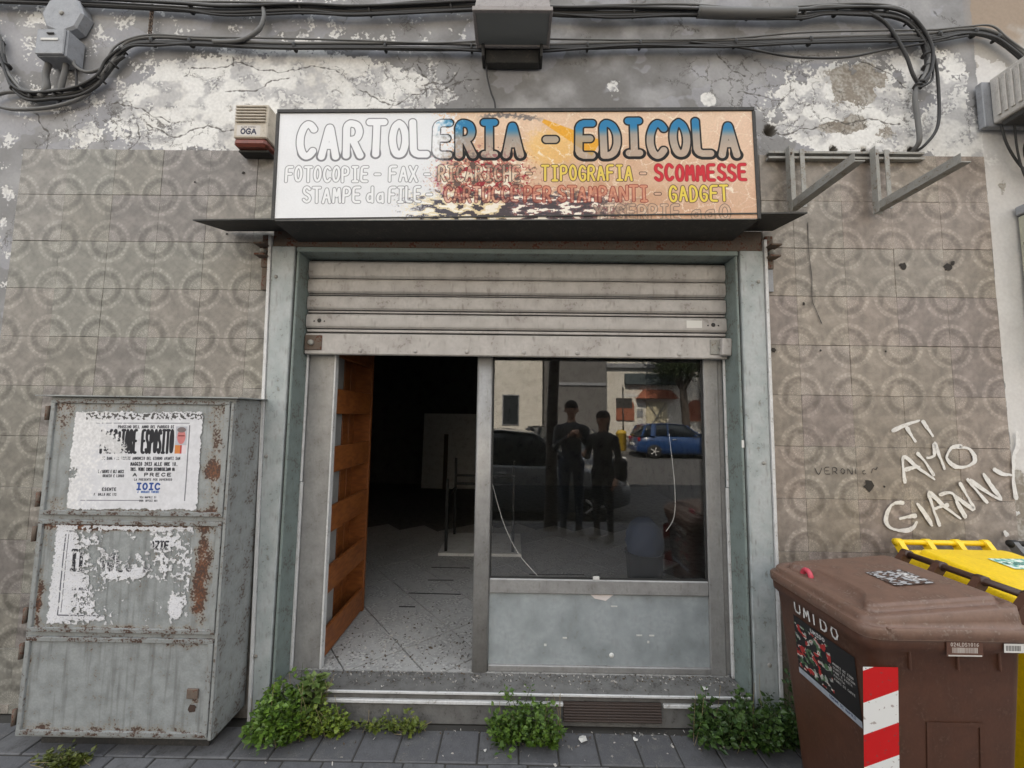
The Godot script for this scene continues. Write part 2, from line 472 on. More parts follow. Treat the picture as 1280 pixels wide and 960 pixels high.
const SPLITS := [[-2.43, 3.43, -2.25, 3.38, -2.08, 3.31], [-2.22, 3.30, -2.05, 3.24, -1.85, 3.275, -1.62, 3.25, -1.45, 3.26], [-2.02, 3.62, -1.78, 3.69, -1.55, 3.65, -1.30, 3.66, -1.05, 3.63], [-1.74, 3.74, -1.72, 3.66], [-1.35, 3.62, -1.55, 3.52, -1.75, 3.50], [-.95, 3.52, -.72, 3.44, -.55, 3.50, -.40, 3.52, -.25, 3.60], [-.62, 3.68, -.52, 3.58, -.55, 3.46], [-.36, 3.66, -.42, 3.56, -.56, 3.55],
	[1.53, 3.275, 1.7, 3.28, 1.82, 3.29], [1.8, 3.36, 1.95, 3.34, 2.05, 3.35, 2.15, 3.32, 2.22, 3.33], [1.2, 3.75, 1.26, 3.66, 1.34, 3.62], [1.3, 3.5, 1.45, 3.48, 1.6, 3.5], [2.05, 3.72, 2.2, 3.66, 2.3, 3.58], [-2.3, 3.3, -2.24, 3.2, -2.3, 3.14], [-2.9, 3.35, -2.75, 3.2, -2.8, 3.13]]
const HOLES := [[1.477, 3.279, .034], [1.84, 3.165, .022], [2.02, 3.16, .018], [2.30, 3.16, .026]]
func blobs(list: Array, x: float, y: float) -> float:
	var s := 0.0
	for b in list:
		var u: float = (x - b[0]) / b[2]
		var v: float = (y - b[1]) / b[3]
		var q := u * u + v * v
		if q < 4.0: s += b[4] * exp(-q * .9)
	return s
func plaster(called: String, x0: float, x1: float, y0: float, y1: float, w: int, cell: float):
	var h := int(w * (y1 - y0) / (x1 - x0))
	var big := noise(31, 1.6, 3); var mid := noise(32, 7.0, 4); var fine := noise(33, 40.0, 3)
	var cr := cells(34, 3.2); var cr2 := cells(35, 9.0); var tone := noise(36, 2.6, 4)
	var out := PackedByteArray(); out.resize(w * h * 3)
	var hg := PackedByteArray(); hg.resize(w * h)
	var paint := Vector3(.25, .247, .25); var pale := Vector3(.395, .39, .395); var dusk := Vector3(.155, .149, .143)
	var white := Vector3(.70, .69, .67); var cream := Vector3(.49, .465, .425); var brown := Vector3(.235, .205, .17); var crack := Vector3(.07, .062, .055)
	var strip := Vector3(.60, .585, .57)
	# coarse field of the blobs, read with bilinear interpolation
	var step := 8
	var gw := w / step + 2
	var gh := h / step + 2
	var fb := PackedFloat32Array(); fb.resize(gw * gh)
	var fd := PackedFloat32Array(); fd.resize(gw * gh)
	var fc := PackedFloat32Array(); fc.resize(gw * gh)
	var mark := PackedFloat32Array(); mark.resize(w * h)
	var wob := noise(37, 9.0, 3)
	for l in SPLITS:   # the long cracks, walked along and widened here and there
		for q in range(0, l.size() - 2, 2):
			var p0 := Vector2(l[q], l[q + 1]); var p1 := Vector2(l[q + 2], l[q + 3])
			var steps := int(p0.distance_to(p1) * 900.0) + 1
			for e in steps:
				var p := p0.lerp(p1, float(e) / steps)
				p += Vector2(wob.get_noise_2d(p.x * .45, p.y * .45 + 9.0), wob.get_noise_2d(p.x * .45 + 50.0, p.y * .45)) * .045
				var r := clampf(.9 + wob.get_noise_2d(p.x * 3.0 + 9.0, p.y * 3.0) * 2.2, .35, 2.0)
				var cx := (p.x - x0) / (x1 - x0) * w; var cy := (y1 - p.y) / (y1 - y0) * h
				for yy in range(int(cy - r) - 1, int(cy + r) + 2):
					for xx in range(int(cx - r) - 1, int(cx + r) + 2):
						if xx < 0 or yy < 0 or xx >= w or yy >= h: continue
						mark[yy * w + xx] = maxf(mark[yy * w + xx], clampf(r + .6 - Vector2(xx + .5 - cx, yy + .5 - cy).length(), 0, 1))
	for j in gh:
		for i in gw:
			var x := x0 + (x1 - x0) * i * step / w
			var y := y1 - (y1 - y0) * j * step / h
			fb[j * gw + i] = blobs(BARE, x, y); fd[j * gw + i] = blobs(DEEP, x, y); fc[j * gw + i] = blobs(CRAZED, x, y)
	var to := PackedByteArray(); to.resize(4096)
	for i in 4096: to[i] = to8(i / 4095.0)
	for j in h:
		var y := y1 - (y1 - y0) * (j + .5) / h
		var gy := float(j) / step
		var jy := int(gy); var ty := gy - jy
		for i in w:
			var x := x0 + (x1 - x0) * (i + .5) / w
			var gx := float(i) / step
			var ix := int(gx); var tx := gx - ix
			var at := jy * gw + ix
			var F := lerpf(lerpf(fb[at], fb[at + 1], tx), lerpf(fb[at + gw], fb[at + gw + 1], tx), ty)
			var D := lerpf(lerpf(fd[at], fd[at + 1], tx), lerpf(fd[at + gw], fd[at + gw + 1], tx), ty)
			var a := big.get_noise_2d(x, y); var b := mid.get_noise_2d(x, y); var f := fine.get_noise_2d(x, y)
			var t := tone.get_noise_2d(x + 7.0, y)
			var is_strip := x + .012 * b > 2.705
			# paint
			var g := clampf(.35 + t * 1.1 + a * .4, 0, 1)
			var c := paint.lerp(pale, clampf(g - .35, 0, 1))
			var grime_shade := clampf(1.0 - absf(x - .45) / 1.0, 0, 1)  # middle of the wall painted darker: dirt plus shade around the floodlight
			c = c.lerp(dusk, clampf(grime_shade * .55 + (.35 - g) * .9 + maxf(0, b - .25) * .8, 0, .85))
			if x > 2.66 and y > 3.83: c = c.lerp(Vector3(.33, .26, .2), sstep(2.62, 2.8, x) * .7)
			if is_strip and y > 3.72 + b * .1: c = Vector3(.40, .375, .345).lerp(Vector3(.30, .235, .18), sstep(3.8, 3.95, y + b * .1))
			elif is_strip: c = strip.lerp(Vector3(.52, .5, .49), clampf(b * 1.2 + .15, 0, 1) * .6)
			var hh := .62
			# an older, cooler coat showing in flat patches
			var old := sstep(.14, .22, tone.get_noise_2d(x * .9 + 20.0, y * 1.1) + b * .12 + (.14 if x < -2.1 else -.02))
			if not is_strip: c = c.lerp(Vector3(.345, .345, .375) * (1.0 + b * .15), old * .5)
			hh -= old * .07
			# bare plaster where the paint came off
			var v := F + a * .24 + b * .42 + f * .17 - (.47 if not is_strip else 1.2)
			var bare := sstep(0.0, .02, v)
			if bare > 0:
				var t2 := tone.get_noise_2d(x * 1.5 + 3.0, y * 1.9)
				var wc := white.lerp(cream, clampf(.15 + a * .8 + t2 * .9, 0, 1) * .7)
				wc = wc.lerp(pale * 1.08, sstep(-.05, .25, t2 + b * .35) * .8)
				wc = wc.lerp(dusk, sstep(.18, .5, b + f * .3) * .25)
				wc *= 1.0 + f * .08
				var left := sstep(.27, .285, b * .75 + t2 * .5 + f * .04)   # a coat of grey still holding on
				wc = wc.lerp(pale * .9, left)
				c = c.lerp(wc, bare)
				hh = lerpf(hh, .40 + left * .12, bare)
				var rim := 1.0 - sstep(0.0, .018, absf(v))
				c = c.lerp(Vector3(.2, .185, .17), rim * clampf(.25 + f, 0, 1) * .6)
			# small flakes, thick round the bare patches
			var gate := clampf(F * .9 + (.45 if x < -2.15 else 0.0) + (.35 if y > 3.82 and x < -.3 else 0.0) + D * .5, 0, 1)
			var fl := sstep(.40, .425, b * .75 + f * .42 + gate * .16) * sstep(.08, .3, gate)
			c = c.lerp(white * .95, fl * .85); hh -= fl * .10
			# deep patches down to the render
			var dv := D + b * .50 + a * .2 + f * .16 - .52
			var deep := sstep(0.0, .03, dv)
			if deep > 0:
				var bc := brown.lerp(cream * .8, clampf(f * .9 + b * 1.3 + .2, 0, 1))
				c = c.lerp(bc, deep)
				hh = lerpf(hh, .12 + f * .14, deep)
			# cracks
			var C := lerpf(lerpf(fc[at], fc[at + 1], tx), lerpf(fc[at + gw], fc[at + gw + 1], tx), ty)
			var m1 := cr.get_noise_2d(x, y) + 1.0   # 0 on the border of a cell
			var k := (1.0 - sstep(.010, .026 + f * .012, m1)) * sstep(.10, .32, tone.get_noise_2d(x * .8 + 3, y * .8 - 5) + C * .22) * .8
			if C > .12:
				var m2 := cr2.get_noise_2d(x, y) + 1.0
				k = maxf(k, (1.0 - sstep(.02, .05, m2 + f * .03)) * sstep(.15, .6, C + b * .5) * .9)
			if is_strip: k *= .15
			k = maxf(k, mark[j * w + i])
			c = c.lerp(crack, k * .85); hh -= k * .28
			c *= 1.0 + f * .07
			for q in HOLES:
				var e: float = Vector2(x - q[0], (y - q[1]) * 1.1).length() / q[2] + f * .5
				if e < 1.25:
					c = c.lerp(Vector3(.10, .09, .08), sstep(1.25, 1.05, e)); hh = .3; f = 0.0; b = 0.0  # hole shade put into the colour as well as the sunken mesh
			var o := (j * w + i) * 3
			out[o] = to[clampi(int(c.x * 4095), 0, 4095)]; out[o + 1] = to[clampi(int(c.y * 4095), 0, 4095)]; out[o + 2] = to[clampi(int(c.z * 4095), 0, 4095)]
			hg[j * w + i] = clampi(int((hh + f * .04 + b * .04) * 255), 0, 255)
	var m := StandardMaterial3D.new()
	m.albedo_texture = texture(w, h, out)
	m.heightmap_enabled = true; m.heightmap_texture = grey(w, h, hg); m.heightmap_scale = .55
	m.roughness = .92
	m.texture_repeat = false
	# the wall itself, uneven, with the holes going in
	var nx := int((x1 - x0) / cell); var ny := int((y1 - y0) / cell)
	var st := SurfaceTool.new()
	st.begin(Mesh.PRIMITIVE_TRIANGLES)
	for j in ny + 1:
		for i in nx + 1:
			var x := x0 + (x1 - x0) * i / nx
			var y := y1 - (y1 - y0) * j / ny
			var px := clampi(int(float(i) / nx * w), 0, w - 1); var py := clampi(int(float(j) / ny * h), 0, h - 1)
			var zz := -.008 + hg[py * w + px] / 255.0 * .009 + big.get_noise_2d(x * 1.3, y * 1.3) * .004
			for q in HOLES:
				var e: float = Vector2(x - q[0], y - q[1]).length() / q[2]
				zz -= .08 * (1.0 - sstep(.45, 1.0, e))
			st.set_uv(Vector2(float(i) / nx, float(j) / ny))
			st.add_vertex(Vector3(x, y, zz))
	for j in ny:
		for i in nx:
			var p := j * (nx + 1) + i
			for q in [p, p + 1, p + nx + 2, p, p + nx + 2, p + nx + 1]: st.add_index(q)
	st.generate_normals()
	put(building, called, st.commit(), m)

# ---------------------------------------------------------------- printed wall tiles
func tile_tex(sd: int, base: Vector3, dark: Vector3, light: Vector3, print_k: float) -> ImageTexture:
	var w := 224
	var big_n := noise(sd + 3, .011, 3); var n := noise(sd, .035, 4); var f := noise(sd + 1, .22, 3); var ang := noise(sd + 2, .9, 2)
	var out := PackedByteArray(); out.resize(w * w * 3)
	for j in w:
		for i in w:
			var u := (i + .5) / w; var v := (j + .5) / w
			var cx := 0.0 if u < .5 else 1.0
			var cy := 0.0 if v < .5 else 1.0
			var d := Vector2(u - cx, v - cy)
			var r := d.length() + f.get_noise_2d(i, j) * .012
			var a := atan2(d.y, d.x)
			var nn := n.get_noise_2d(i, j); var ff := f.get_noise_2d(i, j)
			var c := base.lerp(dark, clampf(.38 + nn * 1.3 + ff * .5, 0, 1) * .6)
			# printed rings, broken into dashes and faded unevenly
			var dash := sstep(-.4, .5, sin(a * 30.0 + ang.get_noise_2d(r * 9.0, a) * 2.5) + ff * .8)
			var ring_d := sstep(.235, .285, r) * (1.0 - sstep(.335, .385, r))
			c = c.lerp(dark, ring_d * clampf(.80 + nn * 1.5 + ff * .3, .1, 1.0) * (.8 + .2 * dash) * print_k)
			var ring_l := sstep(.372, .395, r) * (1.0 - sstep(.445, .475, r))
			c = c.lerp(light, ring_l * (.38 + .45 * dash) * clampf(.8 + nn * 1.6, .1, 1) * print_k)
			var ring_i := sstep(.185, .205, r) * (1.0 - sstep(.225, .25, r))
			c = c.lerp(light, ring_i * (.25 + .5 * dash) * clampf(.8 + nn, .2, 1))
			if r < .19:
				var spoke := .5 + .5 * sin(a * 12.0 + ff)
				c = c.lerp(light, clampf(.34 + ff * 1.5 + spoke * .25 + nn * .6 - r * .8, 0, .85))
			c *= 1.0 + ff * .24 + nn * .22 + big_n.get_noise_2d(i, j) * .35
			var o := (j * w + i) * 3
			out[o] = to8(c.x); out[o + 1] = to8(c.y); out[o + 2] = to8(c.z)
	return texture(w, w, out)
var tile_cache := {}
func tile_mesh(u0: float, u1: float, v0: float, v1: float, e: float) -> ArrayMesh:
	var key := "%.3f %.3f %.3f %.3f %.4f" % [u0, u1, v0, v1, e]
	if tile_cache.has(key): return tile_cache[key]
	var b := MB.new()
	var x0 := u0 * T + e * .4; var x1 := u1 * T - e * .4; var y0 := v0 * T + e; var y1 := v1 * T - e
	var c := .0011
	var P := func(x: float, y: float, z: float) -> Array: return [Vector3(x, y, z), Vector2(x / T, 1.0 - y / T)]
	var f := [P.call(x0 + c, y0 + c, 0.0), P.call(x1 - c, y0 + c, 0.0), P.call(x1 - c, y1 - c, 0.0), P.call(x0 + c, y1 - c, 0.0)]
	var g := [P.call(x0, y0, -c), P.call(x1, y0, -c), P.call(x1, y1, -c), P.call(x0, y1, -c)]
	var k := [P.call(x0, y0, -.009), P.call(x1, y0, -.009), P.call(x1, y1, -.009), P.call(x0, y1, -.009)]
	b.poly([f[0][0], f[1][0], f[2][0], f[3][0]], Vector3.BACK, [f[0][1], f[1][1], f[2][1], f[3][1]])
	for i in 4:
		var j := (i + 1) % 4
		var mid: Vector3 = (g[i][0] + g[j][0]) * .5 - (f[0][0] + f[2][0]) * .5
		b.poly([f[i][0], f[j][0], g[j][0], g[i][0]], mid + Vector3(0, 0, .01), [f[i][1], f[j][1], g[j][1], g[i][1]])
		b.poly([g[i][0], g[j][0], k[j][0], k[i][0]], mid, [g[i][1], g[j][1], k[j][1], k[i][1]])
	tile_cache[key] = b.mesh()
	return tile_cache[key]
func build_tiles():
	var cool := []
	var warm := []
	for k in 4:
		for side in 2:
			var m := StandardMaterial3D.new()
			if side == 0: m.albedo_texture = tile_tex(50 + k * 5, Vector3(.245, .228, .205), Vector3(.122, .112, .099), Vector3(.345, .325, .295), [1.0, .85, .95, .78][k])
			else: m.albedo_texture = tile_tex(80 + k * 5, Vector3(.285, .246, .216), Vector3(.15, .126, .109), Vector3(.39, .343, .303), [1.0, .82, .95, .74][k])
			m.roughness = .48
			(cool if side == 0 else warm).append(m)
	var tints := [.93, .955, .97, .985, 1.0, 1.0]
	var lowf := noise(44, .9, 2)
	var pool := {}
	for side in 2:
		for k in 4:
			for q in tints.size():
				var m: StandardMaterial3D = (cool if side == 0 else warm)[k].duplicate()
				var t: float = tints[q]
				m.albedo_color = Color(t, t * (1.0 + .012 * (q % 3 - 1)), t * (1.0 - .02 * (q % 2))).clamp()
				m.albedo_color.a = 1.0
				pool[[side, k, q]] = m
	var cols := [[-2.919, 0.0, 1.0], [-2.639, 0.0, 1.0], [-2.359, 0.0, 1.0], [-2.079, 0.0, 1.0], [-1.799, 0.0, 1.0], [-1.519, 0.0, .56], [1.305, .36, 1.0], [1.585, 0.0, 1.0], [1.865, 0.0, 1.0], [2.145, 0.0, 1.0], [2.425, 0.0, 1.0]]
	for c in cols:
		for r in range(-1, 11):
			var y := .05 + r * T
			var v0 := 0.0 if r >= 0 else .83
			var q := clampi(int(2.5 + 4.0 * lowf.get_noise_2d(c[0], y) + rng.randf_range(-1.2, 1.2)), 0, 5)
			var o := put(building, "tile", tile_mesh(c[1], c[2], v0, 1.0, .0004 + .0004 * (rng.randi() % 3)), pool[[0 if c[0] < 0 else 1, rng.randi() % 4, q]], Vector3(c[0], y, rng.randf_range(-.0012, .0010)))
			o.rotation = Vector3(rng.randf_range(-.003, .003), rng.randf_range(-.003, .003), rng.randf_range(-.0015, .0015))

func blot(x: float, y: float, r: float, sd: int, z := .0035, n := 11) -> MB:  # small ragged disc on the wall
	var b := MB.new()
	var g := RandomNumberGenerator.new(); g.seed = sd
	var ring := []
	for i in n:
		var a := TAU * i / n
		ring.append(Vector3(x + cos(a) * r * g.randf_range(.55, 1.15), y + sin(a) * r * g.randf_range(.6, 1.2), z))
	for i in n: b.poly([Vector3(x, y, z + .0006), ring[i], ring[(i + 1) % n]], Vector3.BACK)
	return b
func strokes(lines: Array, width: float, z: float, sd: int, wobble := .12) -> MB:  # brush strokes lying on the wall
	var b := MB.new()
	var g := RandomNumberGenerator.new(); g.seed = sd
	var lift := 0.0
	for l in lines:
		var pts := []
		for i in range(0, l.size(), 2): pts.append(Vector3(l[i], l[i + 1], 0))
		pts = curve(pts, 5) if pts.size() > 2 else curve(pts, 8)
		lift += .00022
		var prev := []
		var ph := g.randf() * 9.0
		for k in pts.size():
			var d: Vector3 = (pts[mini(k + 1, pts.size() - 1)] - pts[maxi(k - 1, 0)]).normalized()
			var s := Vector3(-d.y, d.x, 0)
			var e := minf(k, pts.size() - 1 - k)
			var w := width * .5 * (1.0 if e > 0 else .55) * g.randf_range(1.0 - wobble, 1.0 + wobble) * (.95 + .3 * sin(k * .45 + ph))
			var off := s * width * g.randf_range(-.06, .06)
			var now := [pts[k] + s * w + off + Vector3(0, 0, z + lift), pts[k] - s * w + off + Vector3(0, 0, z + lift)]
			if prev: b.poly([prev[0], prev[1], now[1], now[0]], Vector3.BACK)
			prev = now
	return b

func build_building():
	building = thing("shop_building", Vector3.ZERO, "old grey building with peeling plaster and brown ring-patterned wall tiles round the shop", "building")
	# walls with thickness behind the finish, storeys above, roof; room behind the shop door
	part_box(building, "wall", Vector3(-16, 0, -.40), Vector3(-1.42, 9.0, -.09), M.mortar, 0)
	part_box(building, "wall", Vector3(1.42, 0, -.40), Vector3(16, 9.0, -.09), M.mortar, 0)
	part_box(building, "wall", Vector3(-1.42, 2.70, -.40), Vector3(1.42, 9.0, -.09), M.mortar, 0)
	part_box(building, "side_wall", Vector3(-16, 0, -12), Vector3(-15.7, 9, -.40), M.mortar, 0)
	part_box(building, "side_wall", Vector3(15.7, 0, -12), Vector3(16, 9, -.40), M.mortar, 0)
	part_box(building, "rear_wall", Vector3(-16, 0, -12.3), Vector3(16, 9, -12), M.mortar, 0)
	part_box(building, "roof", Vector3(-16.2, 9.0, -12.4), Vector3(16.2, 9.3, .35), M.mortar, 0)
	# backing under the tiles
	part_box(building, "tile_bed", Vector3(-2.917, 0, -.089), Vector3(-1.421, 3.128, -.0065), mat(Color(.15, .132, .115), .95), 0)
	part_box(building, "tile_bed", Vector3(1.421, 0, -.089), Vector3(2.703, 3.128, -.0065), mat(Color(.15, .132, .115), .95), 0)
	part_box(building, "tile_bed", Vector3(-1.421, 2.66, -.089), Vector3(1.421, 3.128, -.0065), M.mortar, 0)
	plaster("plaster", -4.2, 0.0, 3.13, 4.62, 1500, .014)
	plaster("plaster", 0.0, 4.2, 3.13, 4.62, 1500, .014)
	plaster("plaster", -4.2, -2.919, 0.0, 3.13, 400, .02)
	plaster("plaster", 2.706, 4.2, 0.0, 3.13, 460, .02)
	part_box(building, "plaster", Vector3(-15.9, 4.62, -.089), Vector3(15.9, 8.98, .0), M.mortar, 0)
	part_box(building, "plaster", Vector3(-15.9, 0, -.089), Vector3(-4.2, 4.618, .0), M.mortar, 0)
	part_box(building, "plaster", Vector3(4.2, 0, -.089), Vector3(15.9, 4.618, .0), M.mortar, 0)
	build_tiles()
	# chips knocked out of the tiles: flat discs, the shade of each hole painted near-black
	var chip := mat(Color(.035, .03, .026), .95)
	for q in [[1.925, 1.245, .032, 3], [2.005, 1.24, .006, 4], [2.19, 2.47, .022, 5], [2.44, 2.465, .024, 6], [2.47, 2.49, .014, 7], [-2.92 + .055, 1.36, .02, 8], [-1.60, 2.99, .009, 9], [-1.88, 2.93, .006, 10], [-1.67, 2.62, .008, 12], [1.62, 2.245, .01, 13], [1.44, 1.98, .014, 14], [1.70, 1.98, .007, 15], [2.06, 1.98, .006, 16]]:
		blot(q[0], q[1], q[2], q[3]).done("chip", chip, building)
	var spray := worn(24, Color(.70, .69, .67), Color(.55, .535, .51), Color(.36, .33, .30), {"blotch": .5, "dirt": .5, "streak": .2, "metres": .3, "rough": .8})
	var words := [[[2.064, 1.538, 2.14, 1.572, 2.222, 1.60], [2.146, 1.564, 2.168, 1.52, 2.193, 1.48]],
		[[2.233, 1.60, 2.262, 1.555, 2.287, 1.51]],
		[[2.117, 1.258, 2.112, 1.36, 2.125, 1.40, 2.19, 1.345, 2.28, 1.28], [2.118, 1.33, 2.16, 1.342, 2.205, 1.348]],
		[[2.275, 1.30, 2.23, 1.38, 2.19, 1.425], [2.24, 1.395, 2.283, 1.41, 2.29, 1.475, 2.315, 1.40, 2.335, 1.335]],
		[[2.44, 1.462, 2.38, 1.452, 2.35, 1.40, 2.38, 1.36, 2.43, 1.348, 2.49, 1.372, 2.50, 1.41, 2.47, 1.45, 2.42, 1.458]],
		[[2.104, 1.156, 2.05, 1.152, 2.015, 1.115, 2.0, 1.053, 2.03, 1.02, 2.09, 1.01, 2.14, 1.025, 2.166, 1.06], [2.07, 1.07, 2.12, 1.083, 2.166, 1.09]],
		[[2.17, 1.156, 2.21, 1.10, 2.245, 1.035]],
		[[2.285, 1.035, 2.255, 1.13, 2.24, 1.212, 2.31, 1.145, 2.40, 1.075], [2.255, 1.125, 2.30, 1.14, 2.34, 1.15]],
		[[2.29, 1.20, 2.36, 1.212, 2.39, 1.15, 2.425, 1.08], [2.36, 1.212, 2.42, 1.16, 2.47, 1.13, 2.44, 1.20, 2.405, 1.27]],
		[[2.446, 1.29, 2.49, 1.23, 2.547, 1.16], [2.46, 1.285, 2.54, 1.225, 2.62, 1.18, 2.575, 1.25, 2.535, 1.32]],
		[[2.59, 1.346, 2.635, 1.318, 2.69, 1.312], [2.71, 1.42, 2.70, 1.35, 2.693, 1.28, 2.70, 1.18]],
		[[2.705, 1.42, 2.735, 1.47, 2.735, 1.55]], [[2.62, 1.02, 2.635, .99]]]
	for i in words.size():
		strokes(words[i], .0195, .0035 + i * .0006, 41 + i).done("graffiti_letter", spray, building)
	var pen := mat(Color(.05, .045, .042), .9)
	var scrawl := [[[1.635, 1.335, 1.655, 1.30, 1.675, 1.338]], [[1.715, 1.34, 1.69, 1.335, 1.69, 1.305, 1.718, 1.303], [1.692, 1.32, 1.712, 1.32]], [[1.732, 1.30, 1.733, 1.337, 1.752, 1.335, 1.752, 1.32, 1.735, 1.318], [1.742, 1.318, 1.757, 1.302]], [[1.775, 1.32, 1.785, 1.334, 1.797, 1.32, 1.786, 1.304, 1.775, 1.32]], [[1.812, 1.302, 1.814, 1.334, 1.835, 1.303, 1.838, 1.336]], [[1.855, 1.335, 1.856, 1.305]], [[1.905, 1.325, 1.893, 1.318, 1.898, 1.306, 1.91, 1.308]], [[1.94, 1.31, 1.95, 1.335, 1.965, 1.33, 1.975, 1.345]]]
	for i in scrawl.size():
		strokes(scrawl[i], .004, .0035, 61 + i, .2).done("marker_letter", pen, building)
	# hanging crack line / wire on the right-hand tiles
	var wl := strokes([[1.665, 2.72, 1.662, 2.55, 1.672, 2.4, 1.668, 2.27, 1.69, 2.2, 1.715, 2.13]], .0045, .0035, 43, .3)
	wl.done("crack", pen, building)

# ---------------------------------------------------------------- door surround, shutter, shop window
func build_shopfront():
	var f := thing("door_surround", Vector3(0, 0, 0), "grey-green painted metal surround framing the shop door and shutter", "door frame")
	for s in [-1.0, 1.0]:
		var X := func(a: float, b: float, y0: float, y1: float, z0: float, z1: float, m, called: String, c := .003):
			var lo := Vector3(minf(a * s, b * s), y0, z0)
			var hi := Vector3(maxf(a * s, b * s), y1, z1)
			part_box(f, called, lo, hi, m, c)
		var foot := .054 if s < 0 else .012   # the outer edge leans in towards the ground
		var jb := MB.new()
		jb.loft([[Vector3(s * 1.256, 0, -.05), Vector3(s * (1.388 - foot), 0, -.05), Vector3(s * (1.388 - foot), 0, .026), Vector3(s * (1.384 - foot), 0, .03), Vector3(s * 1.260, 0, .03), Vector3(s * 1.256, 0, .026)], [Vector3(s * 1.256, 2.536, -.05), Vector3(s * 1.388, 2.536, -.05), Vector3(s * 1.388, 2.536, .026), Vector3(s * 1.384, 2.536, .03), Vector3(s * 1.260, 2.536, .03), Vector3(s * 1.256, 2.536, .026)]])
		jb.done("jamb", M.jamb, f)
		var eb := MB.new()
		eb.loft([[Vector3(s * (1.390 - foot), 0, -.005), Vector3(s * (1.408 - foot), 0, -.005), Vector3(s * (1.408 - foot), 0, .034), Vector3(s * (1.404 - foot), 0, .038), Vector3(s * (1.390 - foot), 0, .038)], [Vector3(s * 1.390, 2.60, -.005), Vector3(s * 1.408, 2.60, -.005), Vector3(s * 1.408, 2.60, .034), Vector3(s * 1.404, 2.60, .038), Vector3(s * 1.390, 2.60, .038)]])
		eb.done("edge_bead", M.bead, f)
		X.call(1.246, 1.256, 0.0, 2.515, -.05, .010, M.dark, "groove", .001)
		X.call(1.232, 1.246, 0.0, 2.51, -.20, .024, M.reveal, "guide_rail", .004)
		X.call(1.246, 1.419, 0.0, 2.70, -.40, -.052, M.reveal, "reveal", 0)
		X.call(1.216, 1.2315, FLOOR, 1.20, -.128, -.112, M.bead, "guide_strip", .003)
		X.call(1.220, 1.2315, 1.203, 1.95, -.126, -.110, M.bead, "guide_strip", .003)
		for y in [.33, 1.36, 2.36]:
			var b := MB.new(true)
			b.lathe(Vector3(s * (1.33 + .01 * y), y, .03), [[.011, 0], [.010, .004], [.004, .006]], 10, Vector3.BACK)
			b.done("screw", M.steel, f)
	part_box(f, "lintel_board", Vector3(-1.388, 2.538, -.05), Vector3(1.388, 2.655, .022), M.rusty, .004)
	part_box(f, "header", Vector3(-1.246, 2.508, -.10), Vector3(1.246, 2.5365, .030), M.reveal, .004)
	part_box(f, "soffit", Vector3(-1.23, 2.52, -.36), Vector3(1.23, 2.70, -.101), M.dark, 0)

	# rolling shutter, pulled two thirds up
	var sh := thing("roller_shutter", Vector3(0, 0, -.085), "half raised cream metal roller shutter with five visible slats", "shutter")
	var slats := [[2.397, 2.500, .014], [2.306, 2.391, .013], [2.206, 2.288, .011], [2.096, 2.180, .011]]
	for q in slats:
		var b := MB.new(true)
		var rings := []
		for e in [-1.228, 1.228]:
			var ring := []
			var n := 9
			for i in n:
				var t := float(i) / (n - 1)
				ring.append(Vector3(e, lerpf(q[0], q[1], t), q[2] * pow(maxf(0.0, 1.0 - pow(absf(2 * t - 1), 4.0)), .5) - .004))
			ring.append(Vector3(e, q[1], -.016)); ring.append(Vector3(e, q[0], -.016))
			rings.append(ring)
		b.smooth(false); b.loft(rings, true)
		b.done("slat", M.slat, sh)
	for q in [[2.290, 2.304], [2.183, 2.203], [2.068, 2.093], [2.503, 2.515]]:
		part_box(sh, "slat_joint", Vector3(-1.226, q[0] + .005, -.014), Vector3(1.226, q[1] - .005, -.002), M.slat, .003)
	part_box(sh, "backing", Vector3(-1.226, 1.96, -.03), Vector3(1.226, 2.62, -.017), M.dark, 0)
	part_box(sh, "bottom_bar", Vector3(-1.228, 1.938, -.020), Vector3(1.228, 2.062, .010), M.slat, .006)
	for x in [-.90, -.58, -.28, .05, .36, .66, .95]:
		var b := MB.new(true)
		b.lathe(Vector3(x, 1.962, .010), [[.013, 0], [.012, .004], [.007, .008]], 10, Vector3.BACK)
		b.done("rivet", M.slat, sh)
	for s in [-1.0, 1.0]:
		var p := part_box(sh, "lock_plate", Vector3(s * 1.175 - .05, 1.962, .0105), Vector3(s * 1.175 + .05, 2.05, .017), M.rusty if s < 0 else M.steel, .003)
		var b := MB.new(true)
		b.lathe(Vector3(s * 1.185, 2.005, .017), [[.017, 0], [.016, .012], [.006, .014]], 10, Vector3.BACK)
		b.done("keyhole", M.steel, p)
		var k := MB.new(true)
		k.lathe(Vector3(s * 1.15, 2.138, .006), [[.013, 0], [.010, .006], [.004, .0062]], 12, Vector3.BACK)
		k.done("bolt", M.dark, sh)
		for e in [-.03, .03]:
			var j := MB.new(true)
			j.lathe(Vector3(s * 1.15 + e, 2.134, .007), [[.005, 0], [.003, .003]], 8, Vector3.BACK)
			j.done("bolt", M.dark, sh)
	var ped := MB.new()
	ped.xf = Transform3D(Basis(Vector3.BACK, -.06), Vector3(1.205, 2.003, .032))
	ped.box(Vector3(-.028, -.05, -.016), Vector3(.028, .05, .018), .006)
	ped.done("latch_box", M.slat, sh)
	var stk := MB.new()
	stk.card(Vector3(.995, 2.118, .0078), Vector3(1.085, 2.118, .0078), Vector3(1.085, 2.162, .0078), Vector3(.995, 2.162, .0078), Vector3.BACK)
	stk.done("torn_sticker", mat(Color(.66, .65, .62), .8), sh)

	part_box(f, "sticker", Vector3(1.2325, 1.44, .0242), Vector3(1.2455, 1.48, .0252), M.white, 0)
	# shop window and door frame
	var w := thing("shop_window_frame", Vector3(0, FLOOR, -.14), "grey aluminium frame with one large window pane over a blue-grey panel", "window frame")
	var y0 := 0.0
	var y1 := 1.90
